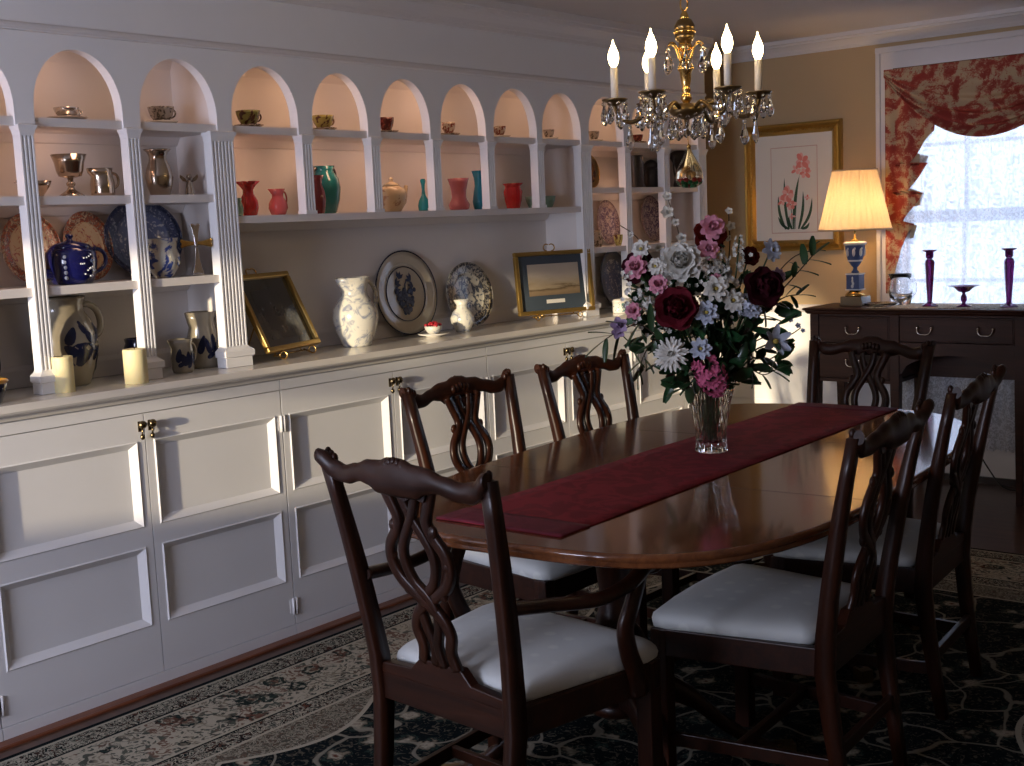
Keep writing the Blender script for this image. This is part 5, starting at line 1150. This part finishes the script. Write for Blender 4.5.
def B(px, py, d): return BR * ((px - 711) * K) + BC * d + Vector((0, 0, (452 - py) * K))
GLV = glaze('flower_leaf', (0.016, 0.062, 0.020), 0.4, 0.5); GLV2 = glaze('glossy_dark_leaf', (0.026, 0.060, 0.022), 0.32, 0.4)
STEM = mat('green_stem', (0.030, 0.060, 0.020), 0.5); TWIG = mat('brown_twig', (0.045, 0.028, 0.016), 0.6)
def petal_mat(n, c): 
    m = mat(n, c, 0.75, sheen=0.0, spec=0.15); q = NT(m); q.base(q.mix(q.noise(q.co(), 45, 3), tuple(x * 0.6 for x in c), tuple(min(1, x * 1.25) for x in c))); return m
BURG = petal_mat('burgundy_petal', (0.105, 0.007, 0.014)); DBURG = petal_mat('deep_burgundy_petal', (0.045, 0.005, 0.010)); RUST = petal_mat('rust_red_petal', (0.13, 0.012, 0.008))
WPET = petal_mat('white_petal', (0.68, 0.66, 0.60)); BWPET = petal_mat('bluish_white_petal', (0.52, 0.56, 0.66)); PPET = petal_mat('pale_pink_petal', (0.66, 0.28, 0.36)); HPET = petal_mat('hyacinth_pink_petal', (0.55, 0.12, 0.22)); LPET = petal_mat('lavender_petal', (0.42, 0.30, 0.46)); CENT = petal_mat('yellow_centre', (0.45, 0.34, 0.08))
def aim_m(c, ax): return Matrix.Translation(c) @ Vector(ax).to_track_quat('Z', 'Y').to_matrix().to_4x4()
def petal(g, M, L, W, cup, curl, m=0, nu=5, nv=4, wav=0.0, ph=0.0):
    i0 = len(g.v)
    def f(u, v):
        s = 2 * v - 1; w = W * (math.sin(PI * (0.12 + 0.80 * u)) ** 0.7)
        return (s * w, curl * u * u - cup * s * s * (0.3 + 0.7 * u) + wav * math.sin(6 * s + ph) * u, L * u)
    g.grid(f, nu, nv, m); g.xf(M, i0)
def rosy(g, c, ax, R, layers, rnd, wav=0.0):
    M0 = aim_m(c, ax)
    for n, tau, L, W, cup in layers:
        off = rnd.random() * 6
        for k in range(n):
            a = 2 * PI * k / n + off + rnd.uniform(-.12, .12)
            M = M0 @ Matrix.Rotation(a, 4, 'Z') @ Matrix.Translation((0, R * 0.05 * (tau / 40), 0)) @ Matrix.Rotation(-math.radians(tau + rnd.uniform(-5, 5)), 4, 'X')
            petal(g, M, L * R, W * R, cup * R, -0.12 * R * (1 if tau < 45 else -1), 0, wav=wav * R, ph=rnd.random() * 6)
ROSE = [(4, -4, .78, .24, .16), (5, 4, .86, .34, .22), (5, 12, .92, .42, .24), (6, 24, .98, .50, .24), (6, 38, 1.02, .56, .20), (6, 55, 1.05, .60, .14), (5, 76, 1.0, .60, .08)]
PEONY = [(6, -5, .72, .24, .12), (8, 6, .82, .32, .18), (9, 18, .90, .36, .18), (10, 32, .96, .40, .16), (10, 48, 1.0, .42, .12), (10, 64, 1.02, .44, .10), (8, 82, 1.0, .44, .06)]
CARN = [(5, 12, .7, .3, .05), (6, 32, .85, .34, .05), (8, 55, .95, .36, .03), (8, 76, 1.0, .36, .02)]
MUM = [(10, 25, .6, .10, .04), (14, 48, .8, .11, .03), (18, 68, .95, .11, .02), (20, 84, 1.05, .11, .0)]
DAISY = [(8, 78, 1.0, .30, .05), (8, 62, .88, .28, .06), (6, 44, .66, .24, .08)]
FGRP = 'cut flowers in the crystal vase'
def bloom(name, label, cat, px, py, d, rad, layers, m, ax=None, centre=None, wav=0.0, leaf=0):
    rnd = random.Random(int(px * 7 + py)); t = thing(name, label, cat, (VX, VY, VZ), 0, FGRP); p = B(px, py, d)
    out = Vector((p.x, p.y, 0)); base_ax = ax or (out * 2.2 + BC * 0.75 + Vector((0, 0, 0.30)))
    A = Vector(base_ax).normalized(); R = rad * K
    root = Vector((p.x * 0.10, p.y * 0.10, 0.06)); mouth = Vector((p.x * 0.16, p.y * 0.16, 0.22)); 
    pth = smooth_path([root, mouth, mouth.lerp(p, 0.5) + Vector((0, 0, 0.02)), p - A * R * 0.35], 5)
    MB().tube(pth, 0.0028, 6).build('stem', STEM, t)
    g = MB(); rosy(g, p - A * R * 0.25, A, R, layers, rnd, wav); bl = g.build('flower_head', m, t)
    if centre: MB().ball(p - A * R * 0.05, R * 0.17, 10, 6).build('flower_centre', centre, bl)
    if leaf:
        for k in range(leaf):
            g = MB(); a = rnd.random() * 6.28; q_ = p - A * R * 0.5; dirv = (Vector((math.cos(a), math.sin(a), -0.3)) + BC * 0.3).normalized()
            petal(g, aim_m(q_, dirv), rnd.uniform(.05, .075), rnd.uniform(.016, .024), 0.006, -0.012); g.build('leaf', GLV, t)
    return t
bloom('rose', 'large burgundy rose at the left front of the bouquet', 'flower', 671, 302, .17, 20, ROSE, BURG, leaf=3)
bloom('rose', 'very dark burgundy rose at the right front of the bouquet', 'flower', 757, 286, .15, 19, ROSE, DBURG, leaf=3)
bloom('rose', 'deep burgundy rose behind the pink carnation at left', 'flower', 641, 264, .03, 16, ROSE, DBURG, leaf=2)
bloom('rose', 'rust red rose at the top of the bouquet', 'flower', 716, 235, -.02, 16, ROSE, RUST, leaf=2)
bloom('rose', 'small red rose bud at top right behind white spike', 'flower', 757, 258, -.05, 10, ROSE, RUST)
bloom('peony', 'big round white peony at the upper left of the bouquet', 'flower', 679, 259, .11, 18, PEONY, WPET)
bloom('carnation', 'pale pink carnation at the far left of the bouquet', 'flower', 636, 262, .10, 11, CARN, PPET, wav=.06)
bloom('carnation', 'pale pink carnation topping the bouquet over the rust rose', 'flower', 714, 227, .06, 12, CARN, PPET, wav=.06)
bloom('carnation', 'pale pink carnation just below the rust red rose', 'flower', 708, 248, .09, 10, CARN, PPET, wav=.06)
bloom('carnation', 'small pink carnation between the white peony and burgundy rose', 'flower', 656, 279, .14, 9, CARN, PPET, wav=.06)
bloom('carnation', 'small pink bud flower at left edge above the lavender bud', 'flower', 632, 304, .12, 8, CARN, PPET, wav=.06)
bloom('carnation', 'small pink flower in the middle beside the white daisies', 'flower', 712, 277, .14, 6, CARN, PPET, wav=.06)
bloom('carnation', 'mauve pink flower on the right beside the dark rose', 'flower', 776, 277, .08, 8, CARN, LPET, wav=.06)
bloom('chrysanthemum', 'large white chrysanthemum low at the front left', 'flower', 664, 345, .19, 15, MUM, WPET, centre=WPET)
bloom('daisy', 'white daisy at the centre of the bouquet', 'flower', 710, 285, .17, 12, DAISY, WPET, centre=CENT)
bloom('daisy', 'white daisy right of centre with pale petals', 'flower', 727, 297, .16, 11, DAISY, WPET, centre=CENT)
bloom('daisy', 'bluish white daisy left of centre below the other two', 'flower', 700, 307, .18, 11, DAISY, BWPET, centre=CENT)
bloom('daisy', 'bluish white daisy above the pink hyacinth', 'flower', 693, 341, .19, 10, DAISY, BWPET, centre=CENT)
bloom('daisy', 'white blossom at the upper left of the peony', 'flower', 643, 245, .07, 9, DAISY, WPET, centre=CENT)
bloom('daisy', 'pale blue daisy sticking out at the upper right', 'flower', 775, 252, .02, 11, DAISY, BWPET, centre=CENT)
bloom('daisy', 'bluish white flower under the dark rose at right', 'flower', 746, 306, .15, 9, DAISY, BWPET, centre=CENT)
bloom('daisy', 'small white flower over the burgundy rose, left of the peony', 'flower', 655, 262, .11, 8, DAISY, WPET, centre=CENT)
bloom('lily', 'white lily with pointed petals at the lower right', 'flower', 771, 340, .10, 17, [(3, 48, 1.05, .22, .08), (3, 60, 1.0, .26, .08)], BWPET, centre=CENT)
# hyacinth: a hanging pink cluster
def cluster(name, label, px, py, d, rx, rz, n, m, r, tilt=None):
    rnd = random.Random(n); t = thing(name, label, 'flower', (VX, VY, VZ), 0, FGRP); p = B(px, py, d)
    MB().tube(smooth_path([Vector((p.x * .1, p.y * .1, .08)), Vector((p.x * .3, p.y * .3, .235)), p + Vector((0, 0, rz * 0.7)), p], 5), 0.003, 6).build('stem', STEM, t)
    g = MB()
    for k in range(n):
        v = rnd.uniform(-1, 1); a = rnd.uniform(0, 2 * PI); s = math.sqrt(max(0, 1 - v * v))
        nrm = Vector((BR * s * math.cos(a)) + BC * s * math.sin(a) + Vector((0, 0, v)))
        c = p + BR * rx * s * math.cos(a) + BC * rx * s * math.sin(a) + Vector((0, 0, rz * v)) + (BR * tilt * v if tilt else Vector((0, 0, 0)))
        rosy(g, c, nrm, r, [(5, 62, 1.0, .30, .06)], rnd)
    g.build('florets', m, t)
cluster('hyacinth', 'bright pink hyacinth cluster hanging over the vase rim', 703, 366, .155, .040, .066, 60, HPET, .017, -0.02)
cluster('hydrangea', 'bluish white hydrangea cluster below the centre daisies', 742, 303, .13, .030, .026, 26, BWPET, .014)
cluster('hydrangea', 'white hydrangea cluster between peony and white spikes', 713, 268, .05, .030, .028, 26, WPET, .014)
# white spike flowers
def spike(label, px, py, px2, py2, d, w, m, n=46):
    rnd = random.Random(int(px)); t = thing('stock_flower', label, 'flower', (VX, VY, VZ), 0, FGRP); a, b = B(px, py, d), B(px2, py2, d)
    MB().tube(smooth_path([Vector((a.x * .1, a.y * .1, .08)), Vector((a.x * .2, a.y * .2, .23)), a, b], 5), 0.0026, 6).build('stem', STEM, t)
    g = MB()
    for k in range(n):
        u = k / n; c = a.lerp(b, u); q_ = rnd.uniform(0, 2 * PI); s = w * (1 - 0.75 * u)
        dv = BR * math.cos(q_) + BC * math.sin(q_) + Vector((0, 0, .5)); rosy(g, c + dv * s, dv, .011 * (1 - .4 * u), [(5, 55, 1.0, .34, .08)], rnd)
    g.build('florets', m, t)
spike('tall white stock spike leaning right of centre', 733, 290, 740, 238, .06, .030, WPET)
spike('second white stock spike left of the tall one', 725, 285, 722, 250, .05, .022, WPET, 30)
spike('short white flower spray at left above the lavender bud', 650, 305, 640, 285, .10, .02, WPET, 26)
# buds and twigs
def twig(label, pts, leaves, m_leaf, tips=None, tm=None, lw=.012, ll=.055, cat='branch', name='leafy_branch', tw=TWIG):
    t = thing(name, label, cat, (VX, VY, VZ), 0, 'twigs and leafy branches in the vase'); P = [B(*p) for p in pts]
    pth = smooth_path([Vector((P[0].x * .1, P[0].y * .1, .09)), Vector((P[0].x * .25, P[0].y * .25, .235))] + P, 6)
    MB().tube(pth, [0.0028 - 0.0012 * k / (len(pth) - 1) for k in range(len(pth))], 6).build('stem', tw, t)
    if leaves:
        rnd = random.Random(len(label)); n = len(pth)
        for k in range(leaves):
            i = int(n * (0.42 + 0.57 * (k + .5) / leaves)); i = min(i, n - 2); dv = (pth[i + 1] - pth[i]).normalized(); sd = BR.cross(dv) if k % 2 else -BR.cross(dv); up = dv.cross(BC).normalized() * (1 if k % 2 else -1)
            ax = (dv * .65 + up * .7 + BC * rnd.uniform(-.3, .5)).normalized(); g = MB(); petal(g, aim_m(pth[i], ax), ll * rnd.uniform(.8, 1.2), lw * rnd.uniform(.8, 1.2), .004, -.012); g.build('leaf', m_leaf, t)
        g = MB(); petal(g, aim_m(pth[-1], (pth[-1] - pth[-2]).normalized()), ll, lw, .004, -.01); g.build('leaf', m_leaf, t)
    if tips:
        rnd = random.Random(3)
        for (px, py, d, r) in tips: g = MB(); rosy(g, B(px, py, d), BC + Vector((0, 0, .4)), r, [(5, 58, 1, .42, .1), (4, 24, .7, .3, .1)], rnd); g.build('blossom', tm, t)
twig('arching dark branch with long leaves reaching far left', [(668, 345, .12), (640, 318, .14), (618, 322, .15), (603, 330, .15)], 7, GLV2, lw=.011, ll=.075)
twig('drooping dark leafy branch at lower left of the bouquet', [(670, 345, .14), (652, 332, .16), (640, 345, .17), (634, 362, .17)], 7, GLV2, lw=.011, ll=.05)
twig('lower left leafy branch hanging beside the vase rim', [(690, 372, .12), (680, 382, .14), (672, 378, .14)], 6, GLV2, lw=.013, ll=.05)
twig('curling dark branch with leaves reaching far right', [(750, 320, .08), (780, 290, .08), (800, 270, .07), (812, 258, .06)], 9, GLV2, lw=.011, ll=.06)
twig('short leafy branch at the right beside the dark rose', [(752, 320, .08), (780, 300, .06), (797, 297, .05)], 7, GLV2, lw=.012, ll=.055)
twig('low leafy branch at the right over the wainscot', [(740, 365, .10), (757, 372, .11), (768, 368, .11)], 6, GLV2, lw=.010, ll=.055)
twig('thin twig with tiny pale buds at far right', [(755, 340, .06), (785, 338, .04), (800, 330, .04)], 0, GLV2, [(797, 328, .04, .010), (790, 322, .04, .009), (802, 333, .04, .008), (783, 345, .05, .012)], BWPET)
twig('bare twig with white blossoms rising at the top left', [(690, 275, -.02), (687, 235, -.06), (677, 198, -.07)], 0, GLV2, [(676, 196, -.07, .016), (675, 212, -.06, .022), (683, 222, -.06, .014), (688, 238, -.05, .018)], WPET)
twig('brown bare twig poking out at the upper left', [(668, 280, .02), (645, 238, .0), (626, 222, .0)], 0, GLV2, [(636, 232, .0, .010), (662, 246, .02, .012)], WPET)
twig('thin twig with white blossoms at the top right', [(735, 260, -.04), (737, 225, -.06), (737, 214, -.06)], 0, GLV2, [(737, 213, -.06, .013), (738, 228, -.05, .016), (735, 240, -.05, .012)], WPET)
twig('slim twig with pale tip at the far upper right', [(770, 290, .02), (795, 262, .0), (815, 255, .0)], 3, GLV2, [(815, 254, .0, .009)], WPET, ll=.04)
twig('lavender sweet pea bud on a stem at the left', [(660, 345, .14), (630, 335, .15), (617, 322, .15)], 0, GLV2, [(617, 318, .15, .028), (616, 324, .15, .022)], LPET, cat='flower', name='sweet_pea', tw=STEM)
# the mass of foliage between the stems
g = MB(); rnd = random.Random(11)
for k in range(330):
    u, v = rnd.gauss(0, .40), rnd.uniform(-1, 1)
    px = 712 + 58 * max(-1.15, min(1.15, u * 1.7)); py = 330 + 52 * v
    if py > 372: px = 712 + (px - 712) * .55
    d = rnd.uniform(-.08, .125) * (1 - abs(px - 712) / 120)
    c = B(px, py, d); out = Vector((c.x, c.y, 0)); ax = (out * 4 + Vector((rnd.uniform(-1, 1), rnd.uniform(-1, 1), rnd.uniform(-.6, 1))) + BC * .5).normalized()
    petal(g, aim_m(c, ax) @ Matrix.Rotation(rnd.uniform(0, 6.28), 4, 'Z'), rnd.uniform(.04, .075), rnd.uniform(.012, .022), .006, -.014)
for k in range(26):
    a = rnd.uniform(0, 6.28); r = .030 * math.sqrt(rnd.random()); q_ = B(712 + rnd.uniform(-40, 40), 330, rnd.uniform(-.05, .08))
    g.tube(smooth_path([(r * math.cos(a) * .7, r * math.sin(a) * .7, .034), (r * math.cos(a), r * math.sin(a), .2), q_], 4), .0022, 5)
fo = g.build('foliage', GLV, None, (VX, VY, VZ)); tag(fo, 'dark green leaves and stems filling the middle of the bouquet', 'foliage', kind='stuff')
g = MB()
for k in range(70):
    px, py = rnd.uniform(622, 690), rnd.uniform(262, 330); rosy(g, B(px, py, rnd.uniform(.06, .14)), BC + Vector((rnd.uniform(-.6, .6), rnd.uniform(-.6, .6), .3)), .0085, [(5, 50, 1, .4, .1)], rnd)
for k in range(40):
    px, py = rnd.uniform(690, 760), rnd.uniform(255, 320); rosy(g, B(px, py, rnd.uniform(.06, .13)), BC + Vector((rnd.uniform(-.6, .6), rnd.uniform(-.6, .6), .3)), .008, [(5, 50, 1, .4, .1)], rnd)
tag(g.build('filler_blossom', WPET, None, (VX, VY, VZ)), 'tiny creamy white filler blossoms scattered among the roses', 'flowers', kind='stuff')
